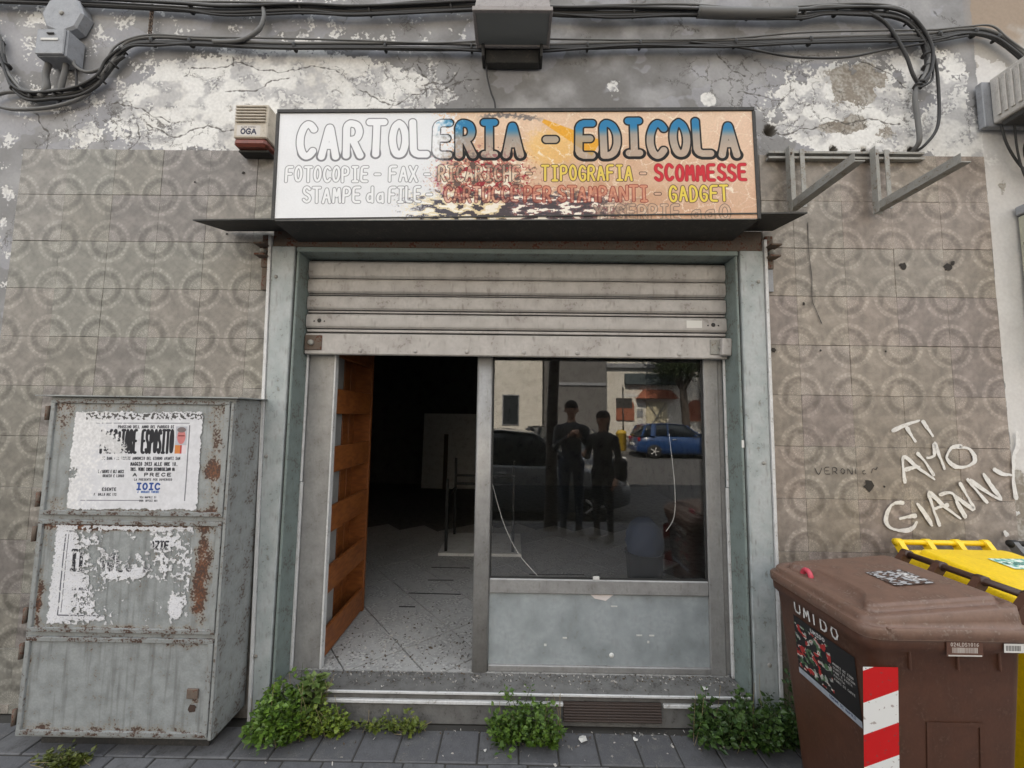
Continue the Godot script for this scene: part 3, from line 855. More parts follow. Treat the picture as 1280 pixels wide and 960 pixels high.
	part_box(w, "post", Vector3(-1.228, y0, -.04), Vector3(-1.074, y1, .004), M.alu, .003)
	part_box(w, "edge_strip", Vector3(-1.074, y0, -.03), Vector3(-1.064, y1, .010), M.bead, .002)
	var mul := MB.new(true)
	var rings := []
	for y in [y0, y1]:
		var ring := []
		for i in 16:
			var a := TAU * i / 16
			ring.append(Vector3(-.178 + .046 * signf(cos(a)) * pow(absf(cos(a)), .45), y, -.018 + .03 * signf(sin(a)) * pow(absf(sin(a)), .5)))
		rings.append(ring)
	mul.loft(rings)
	mul.done("mullion", M.alu, w)
	part_box(w, "post", Vector3(1.113, y0, -.04), Vector3(1.196, y1, .006), M.alu, .003)
	part_box(w, "post", Vector3(1.199, y0, -.05), Vector3(1.229, y1, -.004), M.alu, .003)
	part_box(w, "mid_rail", Vector3(-.131, .422, -.035), Vector3(1.1125, .502, .004), M.alu, .005)
	part_box(w, "bottom_rail", Vector3(-.131, 0, -.035), Vector3(1.1125, .036, .003), M.alu, .004)
	part_box(w, "top_rail", Vector3(-1.06, 1.80, -.036), Vector3(1.1125, 1.90, .002), M.alu, .003)
	part_box(w, "lower_panel", Vector3(-.131, .036, -.024), Vector3(1.1125, .422, -.012), M.panel, 0)
	part_box(w, "glass_pane", Vector3(-.128, .502, -.020), Vector3(1.110, 1.80, -.015), M.glass, 0)
	part_box(w, "glass_pane", Vector3(-.128, .502, -.033), Vector3(1.110, 1.80, -.028), M.glass, 0)
	for q in [[-.131, .502, -.122, 1.80], [1.104, .502, 1.1125, 1.80], [-.122, .502, 1.104, .510]]:
		part_box(w, "gasket", Vector3(q[0], q[1], -.0145), Vector3(q[2], q[3], -.006), M.rubber, 0)
	var g := RandomNumberGenerator.new(); g.seed = 5
	var pp := MB.new()
	pp.poly([Vector3(.44, .421, -.0105), Vector3(.58, .421, -.0105), Vector3(.555, .402, -.009), Vector3(.53, .385, -.008), Vector3(.50, .398, -.009), Vector3(.47, .396, -.010)], Vector3.BACK)
	pp.done("torn_sticker", mat(Color(.66, .6, .58), .8), w)
	var dot := MB.new(true)
	dot.lathe(Vector3(.563, .09, -.012), [[.014, 0], [.012, .004], [.004, .006]], 12, Vector3.BACK)
	dot.done("lock_cap", M.white, w)
	part_box(w, "tag", Vector3(.458, .503, -.003), Vector3(.494, .522, .003), M.white, .001)
	var chips := worn(25, Color(.6, .6, .58), Color(.5, .5, .48), Color(.3, .3, .3), {"metres": .3})
	for q in [[.58, .355, .018, .003], [.30, .18, .012, .004], [.19, .14, .007, .006], [.72, .20, .016, .004], [.79, .2, .014, .004], [.77, .165, .006, .006]]:
		var b := MB.new()
		b.box(Vector3(q[0] - q[2], q[1] - q[3], -.0118), Vector3(q[0] + q[2], q[1] + q[3], -.0105), 0)
		b.done("scuff", chips, w)

	# threshold
	var st := thing("door_step", Vector3(0, 0, 0), "worn concrete door step with two pale metal strips below the window", "step")
	part_box(st, "riser", Vector3(-1.244, 0, -.40), Vector3(1.244, .150, .012), M.concrete, .004)
	part_box(st, "tread", Vector3(-1.230, .1505, -.13), Vector3(1.230, FLOOR - .002, .026), M.concrete, .003)
	part_box(st, "nosing_strip", Vector3(-1.229, .160, .0265), Vector3(1.229, .172, .036), M.bead, .002)
	part_box(st, "lower_strip", Vector3(-1.22, .108, .0125), Vector3(.27, .126, .030), M.bead, .003)
	part_box(st, "lower_strip", Vector3(.785, .108, .0125), Vector3(1.225, .126, .030), M.bead, .003)
	var gt := thing("vent_grille", Vector3(.522, .038, .030), "dark brown ribbed vent grille set in the door step", "grille")
	var gm := worn(26, Color(.055, .038, .032), Color(.04, .03, .027), Color(.10, .085, .075), {"metres": .3, "rough": .7})
	var tilt := Basis(Vector3.RIGHT, -.12)
	var back := part_box(gt, "frame", Vector3(-.252, 0, -.004), Vector3(.252, .092, .004), gm, .001)
	back.basis = tilt
	for k in 7:
		var b := part_box(gt, "slat", Vector3(-.25, .005 + k * .0125, .0042), Vector3(.25, .0125 + k * .0125, .011), gm, .002)
		b.basis = tilt

# ---------------------------------------------------------------- room behind the door
func build_interior():
	var fl := structure("shop_floor", Vector3(-3.2, -.15, -6.2), Vector3(2.8, FLOOR - .012, -.401), M.concrete)
	var sill := structure("shop_floor_edge", Vector3(-1.24, FLOOR - .06, -.401), Vector3(1.24, FLOOR - .012, -.131), M.concrete)
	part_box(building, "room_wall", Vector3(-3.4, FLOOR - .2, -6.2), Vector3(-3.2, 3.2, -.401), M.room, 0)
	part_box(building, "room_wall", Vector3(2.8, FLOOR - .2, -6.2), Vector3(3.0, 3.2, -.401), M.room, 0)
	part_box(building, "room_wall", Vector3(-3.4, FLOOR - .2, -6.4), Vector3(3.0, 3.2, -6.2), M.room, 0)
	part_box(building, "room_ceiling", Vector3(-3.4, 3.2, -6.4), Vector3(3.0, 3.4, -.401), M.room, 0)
	# floor tiles laid on the diagonal, thick with plaster dust near the door
	var tm := []
	for k in 2:
		tm.append(worn(60 + k * 7, Color(.40, .396, .386), Color(.24, .236, .23), Color(.56, .55, .53), {"blotch": 1.0, "dirt": .7, "streak": .0, "rough": .75, "metres": .9, "bump": .3, "edge": .56}))
	var e := .34
	var dir := Vector2(cos(deg_to_rad(40)), -sin(deg_to_rad(40)))
	var per := Vector2(-dir.y, dir.x) * -1.0
	for i in range(-14, 14):
		for j in range(-14, 14):
			var c := Vector2(-.66, -.335) + dir * (i + .5) * e + per * (j + .5) * e
			if c.x < -2.2 or c.x > 1.6 or c.y > .2 or c.y < -3.0: continue
			var o := []
			var h := e * .5 - .004
			for q in [[-1, -1], [1, -1], [1, 1], [-1, 1]]: o.append(c + dir * h * q[0] + per * h * q[1])
			var clip := Geometry2D.intersect_polygons(PackedVector2Array(o), PackedVector2Array([Vector2(-1.23, -.134), Vector2(1.23, -.134), Vector2(1.23, -.42), Vector2(2.7, -.42), Vector2(2.7, -3.2), Vector2(-3.1, -3.2), Vector2(-3.1, -.42), Vector2(-1.23, -.42)]))
			if clip.is_empty() or clip[0].size() < 3: continue
			var b := MB.new()
			var cc := Vector2.ZERO
			for p in clip[0]: cc += p
			cc /= clip[0].size()
			var yy := FLOOR + rng.randf_range(-.001, .0008)
			var n := clip[0].size()
			var mid := Vector3(cc.x, yy, cc.y)
			for q in n:
				var a: Vector2 = clip[0][q]
				var d: Vector2 = clip[0][(q + 1) % n]
				b.poly([mid, Vector3(a.x, yy, a.y), Vector3(d.x, yy, d.y)], Vector3.UP)
				var m := (a + d) * .5 - cc
				b.poly([Vector3(a.x, yy, a.y), Vector3(d.x, yy, d.y), Vector3(d.x, yy - .01, d.y), Vector3(a.x, yy - .01, a.y)], Vector3(m.x, 0, m.y))
			b.done("floor_tile", tm[rng.randi() % 2], fl)
	# wooden slatted panel just inside the doorway
	var wp := thing("wooden_slat_panel", Vector3(-1.095, FLOOR, -.48), "orange brown wooden slatted panel standing just inside the doorway", "wooden panel")
	for k in 6:
		var y := .015 + k * .352
		var b := part_box(wp, "board", Vector3(-.012, y, -.30), Vector3(.010, y + .155, .29), M.wood, .003)
	for k in 3:
		var z := -.255 + k * .105
		part_box(wp, "batten", Vector3(-.135, 0, z - .046), Vector3(-.110, 2.0, z + .046), M.wood, .003)
	part_box(wp, "end_post", Vector3(-.14, 0, -.335), Vector3(.012, 2.0, -.302), M.wood, .003)
	part_box(wp, "backing_sheet", Vector3(-.045, 0, .105), Vector3(-.025, 2.0, .29), M.alu, .002)
	# upturned table
	var tb := thing("upturned_table", Vector3(-.36, FLOOR, -2.28), "upturned table lying on its white top with dark metal legs up", "table")
	part_box(tb, "table_top", Vector3(-.40, 0, -.35), Vector3(.45, .03, .35), M.white, .003)
	var black := mat(Color(.02, .02, .021), .5, .3)
	for q in [[-.33, .29, .76], [-.33, -.29, .92], [.36, .29, .80], [.36, -.29, .90]]:
		part_box(tb, "leg", Vector3(q[0] - .014, .03, q[1] - .014), Vector3(q[0] + .014, q[2], q[1] + .014), black, .002)
	part_box(tb, "rail", Vector3(-.316, .60, -.30), Vector3(.346, .628, -.28), black, .002)
	part_box(tb, "rail", Vector3(-.316, .70, -.30), Vector3(.346, .726, -.28), black, .002)
	part_box(tb, "rail", Vector3(-.34, .56, -.276), Vector3(-.32, .585, .276), black, .002)
	part_box(tb, "rail", Vector3(.35, .56, -.276), Vector3(.37, .585, .276), black, .002)
	var bd := thing("white_board", Vector3(-1.14, FLOOR, -5.6), "pale grey board leaning on the dark rear wall of the room", "board")
	var bb := MB.new()
	bb.xf = Transform3D(Basis(Vector3.RIGHT, -.06), Vector3.ZERO)
	bb.box(Vector3(-.66, 0, -.02), Vector3(.66, 1.46, .02), .003)
	bb.done("sheet", M.white, bd)
	var pl := MB.new()
	pl.xf = bb.xf
	pl.box(Vector3(-.24, 0, .0205), Vector3(-.16, 1.05, .045), .002)
	pl.done("batten", M.rusty, bd)
	# bucket with a blue bag
	var bu := thing("rubbish_bucket", Vector3(1.03, FLOOR, -1.0), "black plastic bucket inside behind the window pane", "bucket")
	var p := MB.new(true)
	p.lathe(Vector3.ZERO, [[.11, 0], [.115, .004], [.142, .36], [.15, .365], [.15, .385], [.138, .385], [.13, .30]], 24)
	p.done("pail", mat(Color(.02, .02, .022), .45), bu)
	var bg := thing("blue_bag", Vector3(1.03, FLOOR + .25, -1.0), "crumpled dark blue bag stuffed in the black bucket", "bag")
	var bl := MB.new(true)
	var nn := noise(71, 6.0, 3)
	var rings := []
	for k in 10:
		var t := k / 9.0
		var r := .128 if k < 3 else .14 * sqrt(maxf(.02, 1.0 - pow((t - .45) / .58, 2.0)))
		var ring := []
		for i in 20:
			var a := TAU * i / 20
			var rr := r * (1.0 + .22 * nn.get_noise_3d(cos(a) * .4, t * .5, sin(a) * .4) * (1.0 if k > 2 else .1))
			ring.append(Vector3(cos(a) * rr, .05 + t * .34, sin(a) * rr))
		rings.append(ring)
	bl.loft(rings)
	bl.done("sack", mat(Color(.007, .02, .055), .7), bg)
	# dark cracks and joints of the shop floor, laid on as thin strips
	var dk := mat(Color(.03, .028, .026), .9)
	for q in [[-.58, -1.62, .36], [-.62, -1.34, .22], [-.22, -1.36, .18], [-.62, -1.08, .42], [-.15, -1.06, .2], [-.78, -.86, .12], [-.2, -.87, .16], [.4, -1.5, .5], [.7, -1.1, .4]]:
		var b := MB.new()
		b.xf = Transform3D(Basis(Vector3.UP, rng.randf_range(-.03, .03)), Vector3(q[0], FLOOR + .0015, q[1]))
		b.box(Vector3(-q[2] * .5, 0, -.006), Vector3(q[2] * .5, .002, .006), .0)
		b.done("floor_crack", dk, fl)
	for q in [[[-.133, 1.22, -.19], [-.06, .98, -.185], [.03, .80, -.19], [.145, .675, -.18]], [[.925, 1.50, -.19], [.95, 1.2, -.185], [.945, 1.02, -.19], [.90, .93, -.2]]]:
		var t := thing("hanging_wire", Vector3.ZERO, "thin pale cord hanging behind the pane beside the mullion" if q[0][0] < 0 else "thin pale cord hanging behind the pane towards its far edge", "wire")
		var pts := []
		for v in q: pts.append(Vector3(v[0], v[1], v[2]))
		var b := MB.new(true)
		b.tube(curve(pts, 6), .0019, 6)
		b.done("strand", M.white, t)

# ---------------------------------------------------------------- shop sign
func sign_print() -> ImageTexture:
	var w := 1816
	var h := 438
	var k := w / 605.0   # texture pixels to one unit of the measured layout (605 x 135)
	var n := noise(90, .006, 4); var f := noise(91, .05, 4); var g := noise(92, .10, 3)
	var cr := cells(93, .016)
	var h1 := noise(94, .022, 3)
	var out := PackedByteArray(); out.resize(w * h * 3)
	for j in h:
		var v := j / k
		for i in w:
			var u := i / k
			var a := n.get_noise_2d(i, j); var b := f.get_noise_2d(i, j); var s := g.get_noise_2d(i, j)
			# faded white side
			var c := Vector3(226, 227, 230) * (1.0 + s * .015 + a * .02)
			# tan picture side
			var t := Vector3(219, 190, 164).lerp(Vector3(192, 150, 120), clampf(v / 135.0 * .9 + a * .5, 0, 1))
			t = t.lerp(Vector3(235, 205, 185), clampf((u - 480) / 130.0 + a, 0, 1) * .35)
			# pale sun disc and the yellow pencil of the picture
			var dsun := Vector2(u - 348, (v - 50) * 1.3).length()
			t = t.lerp(Vector3(232, 184, 96), (1.0 - sstep(18, 46, dsun + b * 10)) * .6)
			var along := (u - 338.0) * .87 + (v - 12.0) * .49
			var across := -(u - 338.0) * .49 + (v - 12.0) * .87
			if along > 0 and along < 78: t = t.lerp(Vector3(222, 158, 40), (1.0 - sstep(2.0 + along * .11, 3.0 + along * .14, absf(across))) * .9)
			t *= 1.0 + s * .05
			var m := cr.get_noise_2d(i, j) + 1.0
			t = t.lerp(Vector3(238, 225, 205), (1.0 - sstep(.012, .045, m)) * clampf(.75 + a * 1.2, .2, .95) * sstep(190, 260, u))
			var edge := u - 205.0 - 14.0 * sin(v * .05) + b * 34.0 + s * 16.0 - v * .12
			c = c.lerp(t, sstep(0, 16, edge) * (1.0 if v < 118 else 1.0))
			# burnt and torn print round the seam
			var q := Vector2((u - 262) / 58.0, (v - 88) / 34.0).length()
			var tear := (1.0 - sstep(.5, 1.25, q + b * .6)) 
			if tear > 0.05:
				var z := h1.get_noise_2d(i * .8, j) + s * .18
				var z3 := h1.get_noise_2d(i + 700, j * 1.3)
				var tc := Vector3(176, 120, 100)
				if z > -.08 and z < .02: tc = Vector3(150, 34, 48)
				if z > .16: tc = Vector3(236, 228, 212)
				elif z > .02: tc = Vector3(186, 140, 116)
				elif z < -.22: tc = Vector3(74, 56, 54)
				if z3 > .30: tc = Vector3(138, 20, 36)
				c = c.lerp(tc, clampf(tear * 1.4, 0, 1) * .8)
			var low := sstep(104, 120, v + b * 14) * sstep(150, 200, u + s * 40) * (1.0 - sstep(395, 470, u + b * 40))
			if low > .02:
				var z2 := h1.get_noise_2d(i * .6 + 100, j * 1.8) * 1.1 + s * .22
				var lc := Vector3(222, 205, 165)
				if z2 < -.12: lc = Vector3(60, 56, 64)
				elif z2 > .22: lc = Vector3(240, 236, 225)
				elif u > 290: lc = Vector3(126, 84, 84).lerp(Vector3(84, 80, 92), clampf(.5 + b * 2, 0, 1))
				c = c.lerp(lc, low * .88)
			# lifted seam along the top
			var seam := absf(v - 7.0 - sin(u * .06) * 3.0 - b * 5.0)
			if u > 250 and u < 345: c = c.lerp(Vector3(120, 112, 108), (1.0 - sstep(1.0, 4.0, seam)) * sstep(250, 270, u) * (1.0 - sstep(320, 345, u)))
			var o := (j * w + i) * 3
			out[o] = clampi(int(c.x), 0, 255); out[o + 1] = clampi(int(c.y), 0, 255); out[o + 2] = clampi(int(c.z), 0, 255)
	# lettering: text, x, y, width, height, half stroke, outline colour, fill colour or null, outline width
	var big := func(text: String, x: float, width: float, sd: int, faded: bool):
		letters(text, x * k, 15.0 * k, width * k, 44 * k, .62, 9.6 * k, func(px, py, d, vv):
			if px < 0 or py < 0 or px >= w or py >= h: return
			var o: int = (py * w + px) * 3
			var u: float = px / k
			var dd: float = d / k
			# the shade under the letters is printed too
			var gone := 1.0 - sstep(196, 236, u + b_noise(f, px, py) * 20.0) if faded else 0.0
			var line := Vector3(16, 14, 14).lerp(Vector3(112, 112, 116), gone)
			var fill := Vector3(24, 112, 164).lerp(Vector3(146, 140, 134), sstep(.12, .50, vv)).lerp(Vector3(232, 233, 236), gone)
			if not faded: fill = Vector3(22, 112, 166).lerp(Vector3(154, 146, 138), sstep(.12, .45, vv))
			var rr := 4.5
			var lw := lerpf(2.1, 1.35, gone)
			var a_fill := clampf((rr - dd) * k + .5, 0, 1)
			var a_line := clampf((rr + lw * (1.0 + .9 * sstep(.8, 1.0, vv)) - dd) * k + .5, 0, 1)
			if a_line <= 0: return
			var c := Vector3(out[o], out[o + 1], out[o + 2])
			c = c.lerp(line, a_line * (1.0 - a_fill) * lerpf(.95, .9, gone)).lerp(fill, a_fill * lerpf(.9 - .35 * sstep(.4, .9, vv), .9, gone))
			out[o] = int(c.x); out[o + 1] = int(c.y); out[o + 2] = int(c.z), .045, sd)
	var small := func(text: String, x: float, y: float, width: float, height: float, line: Vector3, fill: Vector3, af: float, sd: int, al := .85):
		letters(text, x * k, y * k, width * k, height * k, .66, 3.6 * k, func(px, py, d, _v):
			if px < 0 or py < 0 or px >= w or py >= h: return
			var o: int = (py * w + px) * 3
			var dd: float = d / k
			var a_fill := clampf((1.5 - dd) * k + .5, 0, 1)
			var a_line := clampf((2.45 - dd) * k + .5, 0, 1)
			if a_line <= 0: return
			var c := Vector3(out[o], out[o + 1], out[o + 2])
			c = c.lerp(line, a_line * (1.0 - a_fill) * al).lerp(fill, a_fill * af)
			out[o] = int(c.x); out[o + 1] = int(c.y); out[o + 2] = int(c.z), .03, sd)
	big.call("CARTOLERIA", 22.0, 292.0, 3, true)
	big.call("-", 334.0, 26.0, 4, false)
	big.call("EDICOLA", 378.0, 210.0, 5, false)
	var gl := Vector3(118, 118, 122); var wf := Vector3(232, 233, 235); var dl := Vector3(62, 46, 36)
	small.call("FOTOCOPIE", 10.0, 74.5, 108.0, 19.5, gl, wf, .9, 11)
	small.call("-", 122.0, 74.0, 12.0, 20.0, gl, wf, .9, 12)
	small.call("FAX", 142.0, 74.5, 38.0, 19.5, gl, wf, .9, 13)
	small.call("-", 185.0, 74.0, 12.0, 20.0, gl, wf, .9, 14)
	small.call("RICARICHE", 204.0, 74.5, 106.0, 19.5, Vector3(70, 60, 54), Vector3(205, 180, 155), .5, 15)
	small.call("-", 314.0, 74.0, 12.0, 20.0, dl, Vector3(205, 180, 150), .5, 16)
	small.call("TIPOGRAFIA", 335.0, 74.5, 117.0, 19.5, dl, Vector3(222, 196, 84), .9, 17)
	small.call("-", 458.0, 74.0, 12.0, 20.0, dl, Vector3(205, 170, 150), .5, 18)
	small.call("SCOMMESSE", 477.0, 74.0, 119.0, 20.5, Vector3(150, 22, 34), Vector3(196, 34, 48), .95, 19)
	small.call("STAMPE", 33.0, 102.5, 76.0, 19.5, gl, wf, .9, 20)
	small.call("da", 113.0, 102.5, 26.0, 19.5, gl, wf, .9, 21)
	small.call("FILE", 142.0, 102.5, 43.0, 19.5, gl, wf, .9, 22)
	small.call("-", 188.0, 102.5, 12.0, 19.0, gl, wf, .9, 23)
	small.call("CARTUCCE", 212.0, 102.5, 96.0, 19.5, Vector3(96, 34, 34), Vector3(190, 120, 100), .55, 24)
	small.call("PER", 313.0, 102.5, 36.0, 19.5, Vector3(128, 46, 40), Vector3(196, 112, 88), .6, 25)
	small.call("STAMPANTI", 355.0, 102.5, 116.0, 19.5, Vector3(128, 46, 40), Vector3(200, 120, 94), .6, 26)
	small.call("-", 476.0, 102.5, 12.0, 19.0, dl, Vector3(205, 170, 150), .5, 27)
	small.call("GADGET", 495.0, 102.0, 76.0, 20.0, dl, Vector3(224, 200, 80), .95, 28)
	small.call("YTSERPIE", 400.0, 128.0, 110.0, 19.0, Vector3(110, 96, 86), Vector3(196, 168, 145), .5, 29)
	small.call("aaO", 520.0, 128.0, 54.0, 19.0, Vector3(110, 96, 86), Vector3(196, 168, 145), .5, 30)
	return texture(w, h, out)
func b_noise(n: FastNoiseLite, x: float, y: float) -> float: return n.get_noise_2d(x, y)

func build_sign():
	var s := thing("shop_sign", Vector3(-.009, 2.582, .15), "long faded CARTOLERIA EDICOLA sign box, white turning to tan, over the shutter", "sign")
	s.rotation.z = deg_to_rad(.75)
	var x := 1.231
	var h := .592
	part_box(s, "case", Vector3(-x, 0, -.128), Vector3(x, h, .112), M.dark, .002)
	var pm := StandardMaterial3D.new()
	pm.albedo_texture = sign_print()
	pm.roughness = .6; pm.metallic_specular = .35
	pm.texture_repeat = false
	var b := MB.new()
	b.card(Vector3(-x + .012, .002, .1205), Vector3(x - .012, .002, .1205), Vector3(x - .012, h - .014, .1205), Vector3(-x + .012, h - .014, .1205), Vector3.BACK)
	b.done("printed_face", pm, s)
	part_box(s, "face_sheet", Vector3(-x + .010, .001, .1122), Vector3(x - .010, h - .012, .1195), M.white, 0)
	part_box(s, "frame_rail", Vector3(-x, h - .016, .1122), Vector3(x, h + .004, .127), M.dark, .002)
	part_box(s, "frame_rail", Vector3(-x - .004, -.002, .1122), Vector3(-x + .013, h - .0165, .126), M.dark, .002)
	part_box(s, "frame_rail", Vector3(x - .013, -.002, .1122), Vector3(x + .004, h - .0165, .126), M.dark, .002)
	var t := MB.new()   # bent side sheet, torn
	var o := [Vector3(x + .002, .47, .10), Vector3(x + .012, .44, .02), Vector3(x + .075, .36, -.06), Vector3(x + .135, .24, -.07), Vector3(x + .10, .10, -.06), Vector3(x + .085, .03, -.03), Vector3(x + .002, .03, .10)]
	for q in [[0.0, 1.0], [.004, -1.0]]:
		for k in range(1, o.size() - 1): t.poly([o[0] - Vector3(0, 0, q[0]), o[k] - Vector3(0, 0, q[0]), o[k + 1] - Vector3(0, 0, q[0])], Vector3(0, 0, q[1]))
	t.done("torn_side_sheet", M.dark, s)
	var bump := MB.new(true)
	bump.lathe(Vector3(.03, h + .002, .03), [[.035, 0], [.033, .014], [.02, .026], [.004, .03]], 14)
	bump.done("cap", M.dark, s)
	# thin dark sheet under the sign
	var c := thing("sign_canopy", Vector3.ZERO, "thin dark metal sheet jutting out below the shop sign", "canopy")
	var FL := Vector3(-1.640, 2.566, .275); var FR := Vector3(1.458, 2.634, .275); var BR := Vector3(1.452, 2.667, .018); var BL := Vector3(-1.656, 2.634, .018)
	var d := MB.new()
	var dn := Vector3(0, -.007, 0)
	d.poly([FL, FR, BR, BL], Vector3.UP); d.poly([FL + dn, FR + dn, BR + dn, BL + dn], Vector3.DOWN)
	d.poly([FL, FR, FR + dn, FL + dn], Vector3.BACK); d.poly([BL, BR, BR + dn, BL + dn], Vector3.FORWARD)
	d.poly([FL, BL, BL + dn, FL + dn], Vector3.LEFT); d.poly([FR, BR, BR + dn, FR + dn], Vector3.RIGHT)
	d.done("sheet", M.dark, c)
	for e in [[-1.43, 2.44], [1.43, 2.46]]:
		var g := thing("shutter_bracket", Vector3(e[0], e[1], 0.012), "rusty shutter bracket on the tiles at the %s of the canopy" % ("siren end" if e[0] < 0 else "air conditioner bracket end"), "bracket")
		part_box(g, "plate", Vector3(-.022, -.02, -.008), Vector3(.022, .17, .006), M.rusty, .002)
		part_box(g, "tab", Vector3(-.03, .03, .006), Vector3(.03, .042, .06), M.rusty, .002)
		part_box(g, "tab", Vector3(-.03, .09, .006), Vector3(.03, .10, .07), M.rusty, .002)
		var p := MB.new(true)
		p.lathe(Vector3(0, .066, .006), [[.014, 0], [.014, .03], [.008, .036]], 10, Vector3.BACK)
		p.done("bolt", M.steel, g)
		part_box(g, "lower_plate", Vector3(-.018, -.15, -.008), Vector3(.02, -.022, -.001), M.rusty if e[0] < 0 else M.box_grey, .001)

# ---------------------------------------------------------------- things fixed to the wall
func build_wall_fittings():
	# alarm siren
	var s := thing("alarm_siren", Vector3(-1.505, 3.075, .004), "beige alarm siren with louvres and red-brown lower lens beside the sign", "alarm siren")
	var cream := worn(27, Color(.52, .47, .39), Color(.44, .39, .32), Color(.22, .18, .13), {"metres": .3, "rough": .55, "streak": .6})
	var lens := worn(28, Color(.20, .055, .035), Color(.15, .04, .028), Color(.08, .03, .025), {"metres": .3, "rough": .4})
	part_box(s, "housing", Vector3(-.098, .06, 0), Vector3(.092, .262, .095), cream, .006)
	part_box(s, "lens", Vector3(-.096, .014, 0), Vector3(.090, .0595, .096), lens, .014)
	part_box(s, "base_plate", Vector3(-.088, 0, 0), Vector3(.084, .0135, .06), M.dark, .003)
	for k in 6: part_box(s, "louvre", Vector3(-.088, .150 + k * .0175, .0955), Vector3(.083, .160 + k * .0175, .106), cream, .003)
	var w := 160
	var h := 64
	var buf := PackedByteArray(); buf.resize(w * h * 3)
	for i in w * h:
		buf[i * 3] = 196; buf[i * 3 + 1] = 190; buf[i * 3 + 2] = 184
	buf = ink(buf, w, h, 3, "OGA", 24, 22, 110, 30, 9, Vector3(40, 40, 62), .78)
	buf = ink(buf, w, h, 3, "ALARM SYSTEM", 26, 8, 100, 6, 2, Vector3(70, 66, 66), .6)
	var lm := StandardMaterial3D.new(); lm.albedo_texture = texture(w, h, buf); lm.roughness = .6
	var b := MB.new()
	b.card(Vector3(-.078, .072, .0957), Vector3(.055, .072, .0957), Vector3(.055, .134, .0957), Vector3(-.078, .134, .0957), Vector3.BACK)
	b.done("label", lm, s)
	# bracket left from an air conditioner
	var k := thing("steel_bracket", Vector3(0, 0, .004), "bare grey steel bracket with two arms jutting from the tiled wall", "bracket")
	part_box(k, "wall_rail", Vector3(1.44, 3.118, 0), Vector3(2.33, 3.132, .028), M.steel, .001)
	part_box(k, "wall_rail", Vector3(1.44, 3.086, 0), Vector3(2.33, 3.10, .028), M.steel, .001)
	for x in [1.552, 2.032]:
		part_box(k, "upright", Vector3(x - .016, 2.755, .030), Vector3(x + .028, 3.14, .036), M.steel, .001)
		part_box(k, "upright", Vector3(x - .020, 2.755, .030), Vector3(x - .0165, 3.14, .066), M.steel, .001)
		part_box(k, "upright", Vector3(x + .062, 2.79, .030), Vector3(x + .088, 3.14, .035), M.steel, .001)
		part_box(k, "arm", Vector3(x - .014, 2.770, .0365), Vector3(x + .030, 2.776, .465), M.steel, .001)
		part_box(k, "arm", Vector3(x - .0165, 2.770, .0365), Vector3(x - .0142, 2.815, .465), M.steel, .001)
		for y in [2.80, 3.108]:
			var n := MB.new(true)
			n.lathe(Vector3(x + .006, y, .036), [[.009, 0], [.009, .006], [.004, .010]], 6, Vector3.BACK)
			n.done("bolt", M.rusty, k)
	# floodlight, glass facing down
	var f := thing("floodlight", Vector3(-.036, 3.73, 0), "unlit grey floodlight fixed to the wall above the sign", "floodlight")
	var body := worn(29, Color(.30, .275, .265), Color(.24, .225, .215), Color(.13, .11, .10), {"metres": .3, "rough": .6})
	var hb := MB.new()
	hb.loft([[Vector3(-.20, .012, .075), Vector3(.20, .012, .075), Vector3(.20, .012, .275), Vector3(-.20, .012, .275)], [Vector3(-.19, .10, .07), Vector3(.19, .10, .07), Vector3(.19, .10, .26), Vector3(-.19, .10, .26)], [Vector3(-.13, .26, .06), Vector3(.13, .26, .06), Vector3(.13, .26, .16), Vector3(-.13, .26, .16)]])
	hb.done("housing", body, f)
	for q in [[-.212, .266, .212, .284], [-.212, .066, .212, .082], [-.212, .082, -.196, .266], [.196, .082, .212, .266]]:
		part_box(f, "rim", Vector3(q[0], -.012, q[1]), Vector3(q[2], .0118, q[3]), body, .002)
	var gm := mat(Color(.20, .21, .205), .3)
	part_box(f, "lens", Vector3(-.1955, -.004, .0825), Vector3(.1955, .003, .2655), gm, .001)
	part_box(f, "wall_mount", Vector3(-.16, -.085, .004), Vector3(.155, .06, .055), M.dark, .004)
	for x in [-.17, .165]: part_box(f, "yoke", Vector3(x - .008, -.08, .004), Vector3(x + .008, .06, .09), M.dark, .002)
	# junction boxes
	var j := thing("junction_box", Vector3(-2.685, 3.62, .006), "square blue-grey junction box with cables hanging from its base", "junction box")
	part_box(j, "case", Vector3(-.09, 0, 0), Vector3(.082, .165, .095), M.box_grey, .006)
	part_box(j, "lid", Vector3(-.086, .004, .0955), Vector3(.078, .16, .106), M.box_grey, .005)
	part_box(j, "plate", Vector3(-.055, .085, .1065), Vector3(.045, .10, .110), M.white, .002)
	part_box(j, "hinge", Vector3(-.02, .122, .1065), Vector3(.02, .132, .114), M.dark, .002)
	var o := thing("junction_box", Vector3(-2.70, 3.93, .004), "octagonal grey junction box above the square one", "junction box")
	var ob := MB.new()
	ob.lathe(Vector3.ZERO, [[.125, 0], [.125, .05], [.112, .06]], 8, Vector3.BACK)
	ob.done("case", M.box_grey, o)
	var oc := MB.new(true)
	oc.lathe(Vector3(0, 0, .06), [[.014, 0], [.012, .006], [.003, .007]], 10, Vector3.BACK)
	oc.done("screw", M.steel, o)
	# louvred unit and wall cabinet at the right-hand end
	var a := thing("air_conditioner", Vector3(2.70, 3.29, .012), "grey louvred air conditioner box jutting from the white corner wall", "air conditioner")
	var acm := worn(30, Color(.50, .48, .45), Color(.41, .395, .37), Color(.24, .21, .18), {"metres": .4, "rough": .5, "streak": .6})
	part_box(a, "case", Vector3(.012, 0, .035), Vector3(.60, .27, .50), acm, .006)
